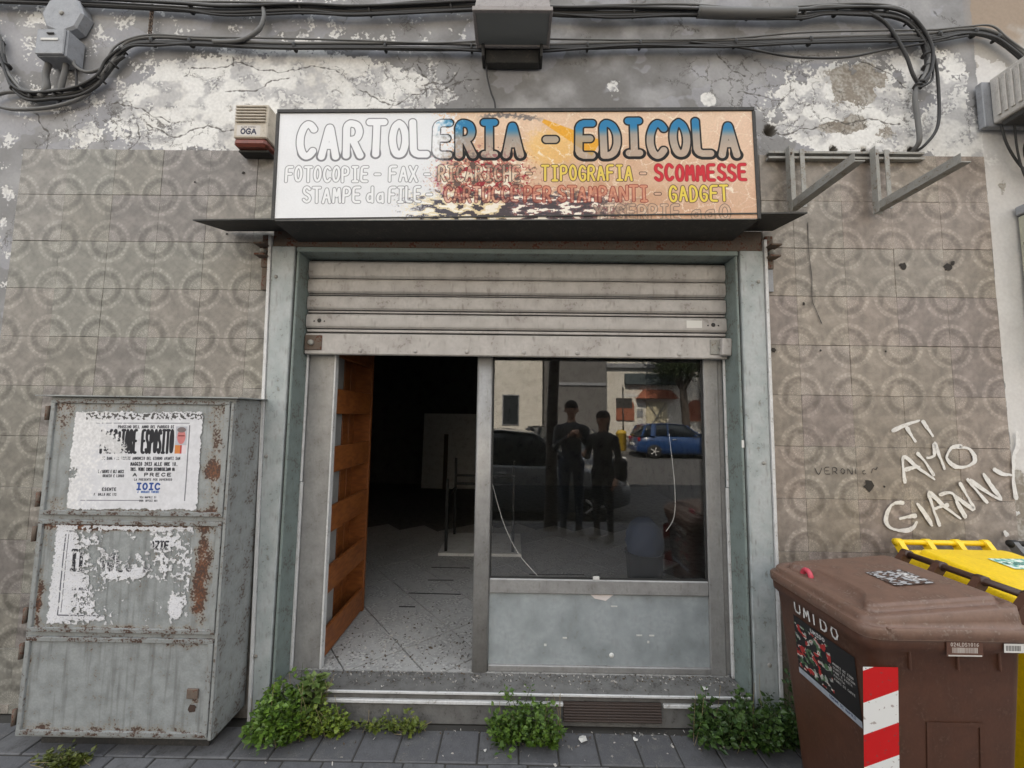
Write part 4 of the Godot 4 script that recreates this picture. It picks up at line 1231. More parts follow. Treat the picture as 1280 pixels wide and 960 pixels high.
	part_box(a, "mounting_frame", Vector3(-.03, -.012, 0), Vector3(.62, .262, .0345), M.box_grey, .004)
	for q in 14: part_box(a, "louvre", Vector3(.002, .03, .065 + q * .03), Vector3(.0115, .245, .082 + q * .03), acm, .002)
	part_box(a, "tray", Vector3(.03, -.03, .06), Vector3(.58, -.001, .48), M.dark, .004)
	var e := thing("meter_cabinet", Vector3(2.845, 1.92, .012), "beige wall cabinet with grey cap on the white corner strip", "cabinet")
	var bm := worn(37, Color(.42, .41, .33), Color(.35, .34, .28), Color(.2, .18, .15), {"metres": .5, "rough": .55})
	part_box(e, "case", Vector3(0, 0, 0), Vector3(.30, .84, .12), bm, .006)
	part_box(e, "cap", Vector3(-.012, .842, 0), Vector3(.31, .895, .135), M.box_grey, .006)
	part_box(e, "clasp", Vector3(-.02, .66, .03), Vector3(.02, .678, .135), M.dark, .002)
	var pipe := MB.new(true)
	pipe.tube([Vector3(.16, .90, .05), Vector3(.16, 1.35, .05)], .03, 10)
	pipe.done("conduit", M.cable, e)

# ---------------------------------------------------------------- cables
func bundle(called: String, label: String, runs: Array, ties: Array):
	var t := thing(called, Vector3.ZERO, label, "cable")
	var first := []
	for r in runs:
		var pts := []
		for i in range(0, r[0].size(), 3): pts.append(Vector3(r[0][i], r[0][i + 1], r[0][i + 2]))
		pts = curve(pts, 7)
		if first.is_empty(): first = pts
		var b := MB.new(true)
		b.tube(pts, r[1], 7)
		b.done("cable", r[2], t)
	for f in ties:
		var i := clampi(int(f * (first.size() - 1)), 1, first.size() - 2)
		var d: Vector3 = (first[i + 1] - first[i - 1]).normalized()
		var b := MB.new(true)
		b.tube([first[i] - d * .005, first[i] + d * .005], .025, 8)
		b.done("tie", M.cable, t)
func run(base: Array, dy: float, dz: float, wob: float, sd: int) -> Array:
	var g := RandomNumberGenerator.new(); g.seed = sd
	var o := []
	for i in range(0, base.size(), 2):
		o.append(base[i] + g.randf_range(-1, 1) * wob)
		o.append(base[i + 1] + dy + g.randf_range(-1, 1) * wob)
		o.append(.030 + dz)
	return o
func build_cables():
	var up := [-4.2, 4.08, -3.0, 4.05, -2.1, 4.005, -1.75, 3.985, -1.3, 3.995, -1.0, 3.98, -.6, 4.0, -.28, 4.02, -.05, 4.03, .2, 3.985, .55, 3.985, 1.0, 3.985, 1.35, 3.975, 1.65, 3.975, 1.8, 4.0, 2.05, 4.0, 2.22, 3.985, 2.33, 3.9, 2.385, 3.75, 2.375, 3.62, 2.325, 3.535]
	bundle("cable_bundle", "thick upper bundle of black cables along the wall, bending down at its end", [[run(up, 0, 0, .004, 1), .013, M.cable], [run(up, .022, .012, .008, 2), .010, M.cable_grey], [run(up, -.022, .010, .008, 3), .010, M.cable], [run(up, .004, .026, .01, 4), .008, M.cable], [run(up, -.036, .016, .016, 23), .006, M.cable], [run(up, .038, .012, .014, 24), .006, M.cable_grey]], [.12, .2, .27, .33, .4, .52, .6, .66, .72, .78, .83, .87, .91, .94, .97, .99])
	bundle("conduit_sleeve", "grey sleeve round the upper cables near its bend", [[[1.05, 3.975, .05, 1.2, 3.968, .05, 1.45, 3.965, .05, 1.62, 3.972, .05], .030, M.cable_grey]], [])
	var lo := [-2.44, 3.60, -2.38, 3.69, -2.30, 3.765, -2.15, 3.785, -1.9, 3.775, -1.457, 3.757, -1.0, 3.755, -.5, 3.752, 0.0, 3.757, .4, 3.765, .71, 3.779, 1.2, 3.79, 1.645, 3.81, 2.1, 3.83, 2.391, 3.845, 2.6, 3.87, 2.75, 3.86, 2.85, 3.80, 2.95, 3.70]
	bundle("cable_bundle", "lower bundle of black cables running across the whole wall above the sign", [[run(lo, 0, 0, .004, 5), .012, M.cable], [run(lo, .020, .006, .007, 6), .009, M.cable_grey], [run(lo, -.016, .010, .006, 7), .008, M.cable], [run(lo, -.028, .016, .014, 21), .006, M.cable], [run(lo, .034, .014, .013, 22), .005, M.cable_grey]], [.08, .16, .22, .30, .36, .42, .50, .56, .62, .68, .74, .80, .86, .92])
	var wv := [1.0, 3.79, 1.3, 3.76, 1.6, 3.70, 1.9, 3.70, 2.15, 3.755, 2.4, 3.80, 2.62, 3.84]
	bundle("slack_cable", "thin slack black cable sagging under the lower bundle", [[run(wv, 0, .012, .003, 8), .006, M.cable]], [])
	var lt := [-3.35, 4.1, -3.2, 3.9, -3.1, 3.78, -3.04, 3.62, -2.98, 3.50, -2.87, 3.43, -2.74, 3.425, -2.58, 3.46, -2.47, 3.53, -2.41, 3.62, -2.34, 3.71]
	bundle("cable_bundle", "cables looping under the junction boxes at the end of the wall", [[run(lt, 0, 0, .006, 9), .011, M.cable], [run(lt, .022, .012, .012, 10), .010, M.cable_grey], [run(lt, -.020, .008, .010, 11), .009, M.cable], [run(lt, .035, .0, .012, 12), .008, M.cable_grey], [run(lt, .012, .024, .012, 13), .007, M.cable]], [.2, .3, .42, .52, .62, .72, .82, .92])
	bundle("loop_cable", "single cable looping low below the junction box cables", [[[-2.52, 3.46, .03, -2.60, 3.41, .03, -2.75, 3.365, .03, -2.95, 3.35, .03, -3.08, 3.38, .03, -3.10, 3.425, .03, -3.0, 3.46, .03, -2.87, 3.45, .03], .010, M.cable_grey]], [])
	bundle("drop_cable", "grey cables dropping from the base of the square junction box", [[[-2.655, 3.625, .05, -2.66, 3.56, .05, -2.675, 3.50, .045, -2.69, 3.44, .04], .014, M.cable_grey], [[-2.76, 3.625, .05, -2.77, 3.55, .05, -2.76, 3.48, .045, -2.80, 3.42, .04], .016, M.cable_grey], [[-2.62, 3.67, .05, -2.59, 3.60, .06, -2.52, 3.565, .055, -2.44, 3.60, .045], .009, M.cable_grey], [[-2.60, 3.62, .05, -2.59, 3.55, .05, -2.585, 3.47, .045], .006, M.cable]], [])
	bundle("drop_cable", "cables dropping down the wall to the steel bracket", [[[2.325, 3.54, .03, 2.30, 3.47, .03, 2.305, 3.33, .03, 2.305, 3.20, .03, 2.31, 3.165, -.02], .013, M.cable_grey], [[2.385, 3.80, .045, 2.425, 3.66, .04, 2.43, 3.42, .035, 2.405, 3.27, .035, 2.34, 3.175, .02, 2.31, 3.16, -.02], .008, M.cable], [[2.05, 3.98, .045, 2.15, 3.90, .05, 2.24, 3.72, .05, 2.28, 3.60, .045, 2.32, 3.545, .035], .009, M.cable]], [.05])
	bundle("drop_cable", "thin black cables hanging below the air conditioner box", [[[2.74, 3.28, .06, 2.78, 3.16, .05, 2.86, 3.04, .04, 2.95, 2.96, .04], .006, M.cable], [[2.79, 3.28, .08, 2.82, 3.12, .06, 2.86, 2.98, .05, 2.92, 2.82, .05], .005, M.cable], [[2.90, 3.28, .08, 2.86, 3.14, .06, 2.90, 3.04, .05, 3.0, 3.02, .05], .006, M.cable]], [])
	bundle("drop_cable", "grey cable bridging the two upper bundles beside the chain", [[[-1.52, 3.99, .045, -1.51, 3.92, .05, -1.54, 3.84, .05, -1.64, 3.775, .05, -1.8, 3.765, .05], .012, M.cable_grey]], [])
	bundle("drop_cable", "thin wire hanging from the floodlight down to the sign", [[[-.19, 3.66, .03, -.185, 3.58, .03, -.16, 3.48, .028, -.135, 3.40, .03, -.13, 3.20, .06], .005, M.cable]], [])
	# a short rusty chain
	var c := thing("hanging_chain", Vector3(-2.2, 3.79, .03), "short dark chain hanging between the two cable bundles", "chain")
	for k in 13:
		var b := MB.new(true)
		var pts := []
		for i in 9:
			var a := TAU * i / 8
			var p := Vector3(cos(a) * .009, k * .0185 + sin(a) * .014, 0)
			pts.append(p if k % 2 == 0 else Vector3(0, p.y, p.x))
		b.tube(pts, .0038, 5, false)
		b.done("link", M.rusty, c)

# ---------------------------------------------------------------- metal cabinet with posters
func rust_leaf(w: int, h: int, sd: int, list: Array, streaky: float) -> StandardMaterial3D:
	var n := noise(sd, .02, 5); var f := noise(sd + 1, .12, 4); var st := noise(sd + 2, .05, 3)
	var out := PackedByteArray(); out.resize(w * h * 3)
	var hg := PackedByteArray(); hg.resize(w * h)
	for j in h:
		for i in w:
			var u := float(i) / w; var v := float(j) / h
			var a := n.get_noise_2d(i, j); var b := f.get_noise_2d(i, j); var s := st.get_noise_2d(i, j * .06)
			var c := Vector3(.285, .30, .30).lerp(Vector3(.22, .235, .235), clampf(.4 + a * 1.3, 0, 1)) * (1.0 + b * .12)
			c = c.lerp(Vector3(.125, .128, .125), clampf(s * 1.9 - .12, 0, 1) * streaky)
			var F := 0.0
			for q in list:
				var x: float = (u - q[0]) / q[2]; var y: float = (v - q[1]) / q[3]
				var e := x * x + y * y
				if e < 5: F += q[4] * exp(-e)
			var t := F + a * .5 + b * .45 - .52
			var film := sstep(-.35, .15, t)
			c = c.lerp(Vector3(.27, .21, .14), film * .55)
			var r := sstep(.0, .10, t)
			var rc := Vector3(.16, .055, .02).lerp(Vector3(.045, .018, .012), clampf(.5 + b * 1.6 + a, 0, 1))
			c = c.lerp(rc, r * .92)
			var sp := sstep(.34, .40, b * .8 + a * .2)
			c = c.lerp(Vector3(.09, .06, .045), sp * .5 * (.3 + film))
			var o := (j * w + i) * 3
			out[o] = to8(c.x); out[o + 1] = to8(c.y); out[o + 2] = to8(c.z)
			hg[j * w + i] = clampi(int(140 + b * 60 - r * 70), 0, 255)
	var m := StandardMaterial3D.new()
	m.albedo_texture = texture(w, h, out)
	m.heightmap_enabled = true; m.heightmap_texture = grey(w, h, hg); m.heightmap_scale = .12
	m.roughness = .6
	m.texture_repeat = false
	return m
func poster_a() -> StandardMaterial3D:
	var w := 560
	var h := 410
	var n := noise(110, .02, 4); var f := noise(111, .06, 4)
	var buf := PackedByteArray(); buf.resize(w * h * 3)
	for i in w * h:
		buf[i * 3] = 208; buf[i * 3 + 1] = 208; buf[i * 3 + 2] = 212
	var K := Vector3(38, 38, 42)
	# printed border lines
	for i in w * h:
		var x := i % w; var y := i / w
		if (absi(y - 52) < 2 and x > 60 and x < 500) or (absi(x - 500) < 3 and y > 60 and y < 370) or (absi(y - 368) < 2 and x > 60 and x < 330):
			buf[i * 3] = 120; buf[i * 3 + 1] = 120; buf[i * 3 + 2] = 126
	buf = ink(buf, w, h, 3, "PROSSIMO DELL ANNO DEL PARRUCO DI", 196, 62, 240, 11, 2.4, K, .62)
	buf = ink(buf, w, h, 3, "PASSATORE ESPOSITO", 128, 82, 310, 92, 11, K, .56)
	buf = ink(buf, w, h, 3, "NE DANNO IL TRISTE ANNUNCIO DEL GIORNO AVANTI SAN", 140, 192, 330, 11, 2.2, K, .6)
	buf = ink(buf, w, h, 3, "MAGGIO 2023 ALLE ORE 18.", 262, 214, 200, 13, 3.2, K, .62)
	buf = ink(buf, w, h, 3, "TRES. VERDI CORSO SECONDIGLIANO NA", 264, 236, 186, 12, 2.8, K, .6)
	buf = ink(buf, w, h, 3, "A PRECE", 272, 258, 168, 12, 3.6, K, .6)
	buf = ink(buf, w, h, 3, "LA PRESENTE PER DOVEROSO", 282, 280, 160, 8, 1.8, K, .6)
	buf = ink(buf, w, h, 3, "IOIC", 292, 300, 104, 24, 7, Vector3(40, 70, 140), .7)
	buf = ink(buf, w, h, 3, "di ONORANZE FUNEBRI", 300, 330, 92, 8, 1.8, Vector3(60, 90, 150), .6)
	buf = ink(buf, w, h, 3, "I PARENTI E GLI AMICI", 128, 246, 110, 11, 2.4, K, .6)
	buf = ink(buf, w, h, 3, "ORARIO E LUOGO", 148, 264, 92, 10, 2.2, K, .6)
	buf = ink(buf, w, h, 3, "ESENTE", 150, 318, 62, 11, 3.0, K, .6)
	buf = ink(buf, w, h, 3, "F. BOLLO DEC 172", 118, 340, 96, 9, 2.0, K, .6)
	buf = ink(buf, w, h, 3, "VIA NAPOLI 21", 312, 352, 70, 7, 1.6, K, .6)
	buf = ink(buf, w, h, 3, "DIR. UFFICI 081", 312, 366, 76, 7, 1.6, K, .6)
	# small picture of a man's head, out of focus
	for y in range(66, 178):
		for x in range(444, 492):
			var o := (y * w + x) * 3
			var u := (x - 444) / 48.0; var v := (y - 66) / 112.0
			var c := Vector3(176, 178, 186)
			if Vector2((u - .5) / .36, (v - .38) / .27).length() < 1: c = Vector3(196, 124, 122)
			if Vector2((u - .5) / .38, (v - .12) / .10).length() < 1: c = Vector3(120, 108, 108)
			if v > .68: c = Vector3(206, 130, 70) if u < .6 else Vector3(214, 200, 204)
			if v > .68 and absf(u - .52) < .08: c = Vector3(176, 70, 66)
			if absf(v - .34) < .02 and absf(u - .5) < .28: c = Vector3(120, 60, 60)
			buf[o] = int(c.x); buf[o + 1] = int(c.y); buf[o + 2] = int(c.z)
	var out := PackedByteArray(); out.resize(w * h * 4)
	for j in h:
		for i in w:
			var k := j * w + i
			var u := float(i) / w; var v := float(j) / h
			var a := n.get_noise_2d(i, j); var b := f.get_noise_2d(i, j)
			var c := Vector3(buf[k * 3], buf[k * 3 + 1], buf[k * 3 + 2])
			# a blank strip pasted over and torn: white paper fibres
			var torn := maxf(sstep(0, .04, .30 - u - v * .18 + b * .22 + a * .2), sstep(0, .03, .12 - absf(v - .33 - (u - .3) * .8) + b * .1) * (1.0 - sstep(.40, .43, u + b * .1)))
			c = c.lerp(Vector3(212, 211, 212) * (1.0 + b * .07), torn * .93)
			var top := sstep(0, .02, .035 - absf(v - .055) + b * .03)
			if top > 0 and b > .05 and u > .1: c = c.lerp(Vector3(48, 46, 44), top * .8)
			c *= 1.0 + a * .05 + b * .03
			var edge := minf(minf(u - .015, .985 - u), minf((v - .015) * .75, (.985 - v) * .75))
			var on := edge + b * .010 + a * .014 > .0
			if Vector2((u - .03) / .035, (v - .63) / .06).length() + b < .9: on = false
			var o := k * 4
			out[o] = clampi(int(c.x), 0, 255); out[o + 1] = clampi(int(c.y), 0, 255); out[o + 2] = clampi(int(c.z), 0, 255); out[o + 3] = 255 if on else 0
	var m := StandardMaterial3D.new()
	m.albedo_texture = texture(w, h, out, true)
	m.transparency = BaseMaterial3D.TRANSPARENCY_ALPHA_SCISSOR
	m.alpha_scissor_threshold = .5
	m.roughness = .85; m.texture_repeat = false
	return m
func poster_b() -> StandardMaterial3D:
	var w := 560
	var h := 410
	var n := noise(120, .009, 4); var f := noise(121, .04, 4); var g := noise(122, .11, 3)
	var buf := PackedByteArray(); buf.resize(w * h * 3)
	for i in w * h:
		buf[i * 3] = 208; buf[i * 3 + 1] = 208; buf[i * 3 + 2] = 212
	var K := Vector3(40, 40, 44)
	for i in w * h:
		var x := i % w; var y := i / w
		if (absi(x - 44) < 3 and y > 40 and y < 372) or (absi(y - 371) < 3 and x > 44 and x < 250) or (absi(y - 28) < 3 and x > 44) or (absi(x - 56) < 2 and y > 40 and y < 360):
			buf[i * 3] = 90; buf[i * 3 + 1] = 90; buf[i * 3 + 2] = 96
	buf = ink(buf, w, h, 3, "IL SOLO A", 70, 108, 330, 80, 14, K, .5)
	buf = ink(buf, w, h, 3, "GRAZIE", 350, 66, 110, 32, 8, K, .7)
	buf = ink(buf, w, h, 3, "I FIGLI", 110, 300, 60, 10, 2.4, K, .6)
	buf = ink(buf, w, h, 3, "E NIPOTI", 110, 320, 60, 10, 2.4, K, .6)
	buf = ink(buf, w, h, 3, "LA MOGLIE", 90, 260, 80, 10, 2.4, K, .6)
	var out := PackedByteArray(); out.resize(w * h * 4)
	for j in h:
		for i in w:
			var k := j * w + i
			var u := float(i) / w; var v := float(j) / h
			var a := n.get_noise_2d(i, j); var b := f.get_noise_2d(i, j); var e := g.get_noise_2d(i, j)
			var keep := -.09 + a * .5 + b * .55 + e * .15
			keep += .75 * (1.0 - sstep(.10, .36, u + .22 * absf(v - .55)))        # left side mostly there
			keep += .5 * (1.0 - sstep(.02, .07, v)) * sstep(.15, .3, u)
			keep += .55 * maxf(0.0, 1.0 - Vector2((u - .78) / .16, (v - .19) / .10).length())
			keep += .6 * maxf(0.0, 1.0 - Vector2((u - .90) / .07, (v - .82) / .14).length())
			keep += .35 * maxf(0.0, 1.0 - Vector2((u - .58) / .22, (v - .48) / .10).length())
			keep += .5 * maxf(0.0, 1.0 - Vector2((u - .3) / .25, (v - .93) / .05).length())
			keep -= .8 * maxf(0.0, 1.0 - Vector2((u - .46) / .13, (v - .16) / .14).length())
			keep -= .7 * maxf(0.0, 1.0 - Vector2((u - .62) / .08, (v - .20) / .10).length())
			keep -= .35 * sstep(.3, .5, u) * sstep(.5, .62, v) * (1.0 - sstep(.84, .88, u))
			var edge := minf(minf(u - .01, .985 - u), minf(v - .01, .985 - v)) + b * .02
			var on := keep > 0 and edge > 0
			var c := Vector3(buf[k * 3], buf[k * 3 + 1], buf[k * 3 + 2])
			if keep < .10 or b > .28: c = c.lerp(Vector3(214, 213, 214), .85)
			c = c.lerp(Vector3(150, 150, 156), sstep(.28, .36, e + b * .4) * .5)
			c *= 1.0 + a * .05 + e * .04
			var o := k * 4
			out[o] = clampi(int(c.x), 0, 255); out[o + 1] = clampi(int(c.y), 0, 255); out[o + 2] = clampi(int(c.z), 0, 255); out[o + 3] = 255 if on else 0
	var m := StandardMaterial3D.new()
	m.albedo_texture = texture(w, h, out, true)
	m.transparency = BaseMaterial3D.TRANSPARENCY_ALPHA_SCISSOR
	m.alpha_scissor_threshold = .5
	m.roughness = .85; m.texture_repeat = false
	return m
func build_cabinet():
	var c := thing("utility_cabinet", Vector3(0, .0, .0), "tall rusty grey metal utility cabinet against the tiled wall", "cabinet")
	var x0 := -2.315
	var x1 := -1.385
	part_box(c, "body", Vector3(x0, .074, .012), Vector3(x1, 1.662, .232), M.cabinet, .004)
	part_box(c, "plinth", Vector3(x0 + .06, 0, .02), Vector3(x1 - .06, .0735, .17), M.dark, 0)
	part_box(c, "top_plate", Vector3(x0 - .045, 1.6625, .008), Vector3(x1 + .030, 1.669, .262), M.cabinet, .001)
	var doors := [[1.090, 1.650], [.548, 1.066], [.092, .526]]
	var leaves := [rust_leaf(460, 270, 130, [[.04, .12, .07, .25, .5], [.96, .5, .06, .8, .55], [.95, .62, .05, .06, .8], [.5, 1.0, .6, .05, .45], [.3, .02, .4, .05, .4], [.1, .95, .1, .1, .3]], .5),
		rust_leaf(460, 260, 140, [[.5, .01, .5, .05, .8], [.93, .3, .05, .3, .62], [.92, .75, .05, .22, .65], [.9, .5, .07, .4, .3], [.2, .03, .3, .05, .5], [.01, .8, .02, .2, .7], [.5, 1.0, .5, .04, .6], [.02, .5, .03, .5, .3]], .5),
		rust_leaf(460, 230, 150, [[.5, 1.02, .6, .09, .5], [.93, .55, .03, .06, .5], [.94, .66, .025, .04, .5], [.85, .02, .2, .05, .4], [.1, .97, .1, .06, .3], [.0, .5, .012, .5, .35]], .6)]
	for k in 3:
		var y0: float = doors[k][0]
		var y1: float = doors[k][1]
		var d := MB.new()
		var fx0 := x0 + .020
		var fx1 := x1 - .020
		d.card(Vector3(fx0 + .02, y0 + .02, .2355), Vector3(fx1 - .02, y0 + .02, .2355), Vector3(fx1 - .02, y1 - .02, .2355), Vector3(fx0 + .02, y1 - .02, .2355), Vector3.BACK)
		var leaf := d.done("door", leaves[k], c)
		for q in [[fx0, y1 - .02, fx1, y1], [fx0, y0, fx1, y0 + .02], [fx0, y0 + .0202, fx0 + .02, y1 - .0202], [fx1 - .024, y0 + .0202, fx1, y1 - .0202]]:
			part_box(leaf, "frame", Vector3(q[0], q[1], .2325), Vector3(q[2], q[3], .246), M.cabrust if q[2] - q[0] > .5 else M.cabinet, .002)
		for y in [y0 + .07, y1 - .07]:
			var b := MB.new(true)
			b.tube([Vector3(x0 - .004, y - .035, .236), Vector3(x0 - .004, y + .035, .236)], .009, 8)
			b.done("hinge", M.rusty, leaf)
	part_box(c, "lock", Vector3(-1.512, .262, .236), Vector3(-1.460, .305, .246), M.rusty, .002)
	part_box(c, "corner_strip", Vector3(x1 - .016, .080, .2325), Vector3(x1 - .001, 1.64, .243), M.cabinet, .002)
	blot(-1.485, .215, .02, 77, .2372).done("rust_hole", mat(Color(.05, .03, .022), .9), c)
	var A := thing("torn_poster", Vector3(-1.857, 1.355, .2375), "white printed funeral notice, torn at one side, on the upper cabinet door", "poster")
	var b := MB.new()
	paper(b, .655, .485, 3)
	b.done("sheet", poster_a(), A)
	A.rotation.z = .012
	var B := thing("torn_poster", Vector3(-1.875, .812, .2375), "mostly ripped off white poster on the middle cabinet door", "poster")
	b = MB.new()
	paper(b, .68, .465, 4)
	b.done("sheet", poster_b(), B)
func paper(b: MB, w: float, h: float, sd: int):  # sheet that is not quite flat
	b.smooth(true)
	var n := noise(sd, 5.0, 2)
	var nx := 20
	var ny := 15
	var at := func(i: int, j: int) -> Vector3:
		var x := (float(i) / nx - .5) * w
		var y := (float(j) / ny - .5) * h
		return Vector3(x, y, .0022 + .0018 * n.get_noise_2d(x, y))
	for j in ny:
		for i in nx:
			b.card(at.call(i, j), at.call(i + 1, j), at.call(i + 1, j + 1), at.call(i, j + 1), Vector3.BACK, Rect2(float(i) / nx, 1.0 - float(j + 1) / ny, 1.0 / nx, 1.0 / ny))

# ---------------------------------------------------------------- wheeled bins
func rrect(hw: float, zf: float, zb: float, r: float, y: float, n := 6, cut := 1) -> Array:  # rounded rectangle, x -hw..hw, z zb..zf
	var out := []
	for q in [[1, 1, 0.0], [-1, 1, 90.0], [-1, -1, 180.0], [1, -1, 270.0]]:
		for i in n:
			var a := deg_to_rad(q[2] + 90.0 * i / (n - 1))
			var cx: float = q[0] * (hw - r)
			var cz: float = (zf - r) if q[1] > 0 else (zb + r)
			out.append(Vector3(cx + cos(a) * r, y, cz + sin(a) * r))
	if cut < 2: return out
	var fine := []   # long sides cut into short pieces
	for i in out.size():
		var p: Vector3 = out[i]
		var e: Vector3 = out[(i + 1) % out.size()]
		fine.append(p)
		if i % n == n - 1:
			for k in range(1, cut): fine.append(p.lerp(e, float(k) / cut))
	return fine
func bin_hw(y: float) -> float: return lerpf(.205, .252, clampf(y / .86, 0, 1))
func bin_zf(y: float) -> float: return lerpf(.205, .258, clampf(y / .86, 0, 1))
func bin_zb(y: float) -> float: return lerpf(-.20, -.245, clampf(y / .86, 0, 1))
func make_bin(called: String, at: Vector3, turn: float, label: String, m: Material, lidm: Material, barm: Material) -> Node3D:
	var t := thing(called, at, label, "wheeled bin", "wheeled bins by the wall")
	t.rotation.y = turn
	var b := MB.new(true)
	var rings := []
	for y in [.03, .035, .10, .3, .5, .68, .80, .815, .83, .875]:
		var g := .012 if y >= .815 else (0.0 if y > .031 else -.02)
		rings.append(rrect(bin_hw(y) + g, bin_zf(y) + g, bin_zb(y) - g, .045, y))
	b.loft(rings)
	b.done("body", m, t)
	for s in [-1.0, 1.0]:   # stiffening ribs under the rim
		for z in [-.15, -.02, .13]:
			part_box(t, "rib", Vector3(s * .2485 - .006, .745, z - .004), Vector3(s * .2485 + .006, .816, z + .004), m, .002)
		var P := func(z: float, y: float, o: float) -> Vector3: return Vector3(s * (bin_hw(y) + o), y, z)
		var e := MB.new()
		for q in [[-.10, .555, .08, .57], [-.10, .12, -.085, .554], [.065, .12, .08, .554]]:
			e.poly([P.call(q[0], q[1], .003), P.call(q[2], q[1], .003), P.call(q[2], q[3], .003), P.call(q[0], q[3], .003)], Vector3(s, 0, 0))
		e.done("embossed_panel", m, t)
	# lid: lip, shoulder, gutter, and a raised middle set back from the front edge to leave a hollow for the hands
	var L := MB.new(true)
	L.bias = Vector3(0, .35, 0)
	var prof := [[-.004, .850, 0.0, 1], [-.012, .851, 0.0, 1], [-.015, .855, 0.0, 1], [-.016, .882, 0.0, 1], [-.012, .889, 0.0, 2], [-.002, .891, 0.0, 2], [.000, .897, 0.0, 3], [.004, .910, 0.0, 3], [.010, .915, 0.0, 3], [.026, .917, 0.0, 4], [.030, .914, .25, 4], [.036, .911, .6, 5], [.040, .911, .85, 5], [.044, .926, 1.0, 6], [.048, .933, 1.0, 6], [.056, .936, 1.0, 7], [.09, .939, .9, 7], [.14, .942, .6, 7], [.20, .944, .3, 7]]
	rings = []
	for q in prof:
		var i: float = q[0]
		var ring := []
		for p in rrect(.258 - i, .262 - i, -.250 + i * .9, maxf(.012, .05 - i * .4), q[1], 6, 14):
			var x: float = p.x
			var z: float = p.z
			if z > .06:   # front edge of the middle part curves back
				z -= q[2] * .058 * (1.0 - sstep(.10, .205, absf(x))) * sstep(.06, .16, z)
			var rise := clampf((.262 - z) / .51, 0, 1)
			ring.append(Vector3(x, p.y + rise * .045 * sstep(.889, .905, q[1]), z))
		rings.append(ring)
	for k in rings.size() - 1:
		L.st.set_smooth_group(prof[k][3])
		L.loft([rings[k], rings[k + 1]], false)
	L.st.set_smooth_group(7)
	var mid := Vector3.ZERO
	for p in rings[-1]: mid += p
	mid /= rings[-1].size()
	for i in rings[-1].size(): L.poly([mid, rings[-1][i], rings[-1][(i + 1) % rings[-1].size()]], Vector3.UP)
	var lid := L.done("lid", lidm, t)
	for s in [-1.0, 1.0]:
		for z in [.20]:
			part_box(lid, "corner_rib", Vector3(s * .270 - .005, .856, z), Vector3(s * .270 + .005, .893, z + .012), lidm, .002)
	# rear handle bar and hinges
	var h := MB.new(true)
	h.tube([Vector3(-.225, .978, -.300), Vector3(.225, .978, -.300)], .0135, 12)
	var bar := h.done("handle_bar", barm, t)
	for x in [-.22, -.075, .075, .22]:
		var c := MB.new()
		c.loft([[Vector3(x - .013, .93, -.24), Vector3(x + .013, .93, -.24), Vector3(x + .013, .865, -.245), Vector3(x - .013, .865, -.245)], [Vector3(x - .013, .990, -.285), Vector3(x + .013, .990, -.285), Vector3(x + .013, .962, -.31), Vector3(x - .013, .962, -.31)]])
		c.done("hinge_arm", m, t)
		var k := MB.new(true)
		k.tube([Vector3(x - .015, .978, -.300), Vector3(x + .015, .978, -.300)], .019, 12)
		k.done("collar", barm, bar)
	for s in [-1.0, 1.0]:
		var w := MB.new(true)
		w.lathe(Vector3(s * .215, .085, -.235), [[.02, -.02], [.075, -.02], [.085, -.012], [.085, .012], [.075, .02], [.02, .02]], 20, Vector3.RIGHT)
		var wh := w.done("wheel", M.rubber, t)
		var r := MB.new(true)
		r.lathe(Vector3(s * .215, .085, -.235), [[.045, -.022], [.045, .022], [.01, .024]], 14, Vector3.RIGHT)
		r.done("hub", M.cable_grey, wh)
	return t
func front_patch(t: Node3D, called: String, m: Material, x0: float, x1: float, y0: float, y1: float, off := .003, skew := 0.0):
	var b := MB.new()
	for k in 6:
		var a := lerpf(y0, y1, k / 6.0); var c := lerpf(y0, y1, (k + 1) / 6.0)
		b.card(Vector3(x0, a, bin_zf(a) + off), Vector3(x1, a, bin_zf(a) + off), Vector3(x1, c, bin_zf(c) + off), Vector3(x0, c, bin_zf(c) + off), Vector3.BACK, Rect2(0, 1.0 - (k + 1) / 6.0, 1, 1 / 6.0))
	return b.done(called, m, t)
func side_patch(t: Node3D, called: String, m: Material, z0: float, z1: float, y0: float, y1: float, off := .003):  # on the +x side, z0 is the forward end
	var b := MB.new()
	for k in 6:
		var a := lerpf(y0, y1, k / 6.0); var c := lerpf(y0, y1, (k + 1) / 6.0)
		b.card(Vector3(bin_hw(a) + off, a, z0), Vector3(bin_hw(a) + off, a, z1), Vector3(bin_hw(c) + off, c, z1), Vector3(bin_hw(c) + off, c, z0), Vector3.RIGHT, Rect2(0, 1.0 - (k + 1) / 6.0, 1, 1 / 6.0))
	return b.done(called, m, t)
func picture(w: int, h: int, back: Vector3, f: Callable) -> StandardMaterial3D:
	var buf := PackedByteArray(); buf.resize(w * h * 3)
	for j in h:
		for i in w:
			var c: Vector3 = f.call(i, j, back)
			var o := (j * w + i) * 3
			buf[o] = clampi(int(c.x), 0, 255); buf[o + 1] = clampi(int(c.y), 0, 255); buf[o + 2] = clampi(int(c.z), 0, 255)
	var m := StandardMaterial3D.new()
	m.set_meta("buf", buf); m.set_meta("size", Vector2i(w, h))
	m.roughness = .5; m.texture_repeat = false
	return m
func finish(m: StandardMaterial3D, words: Array) -> StandardMaterial3D:
	var buf: PackedByteArray = m.get_meta("buf")
	var s: Vector2i = m.get_meta("size")
	for q in words: buf = ink(buf, s.x, s.y, 3, q[0], q[1], q[2], q[3], q[4], q[5], q[6], .68)
	m.albedo_texture = texture(s.x, s.y, buf)
	m.remove_meta("buf"); m.remove_meta("size")
	return m
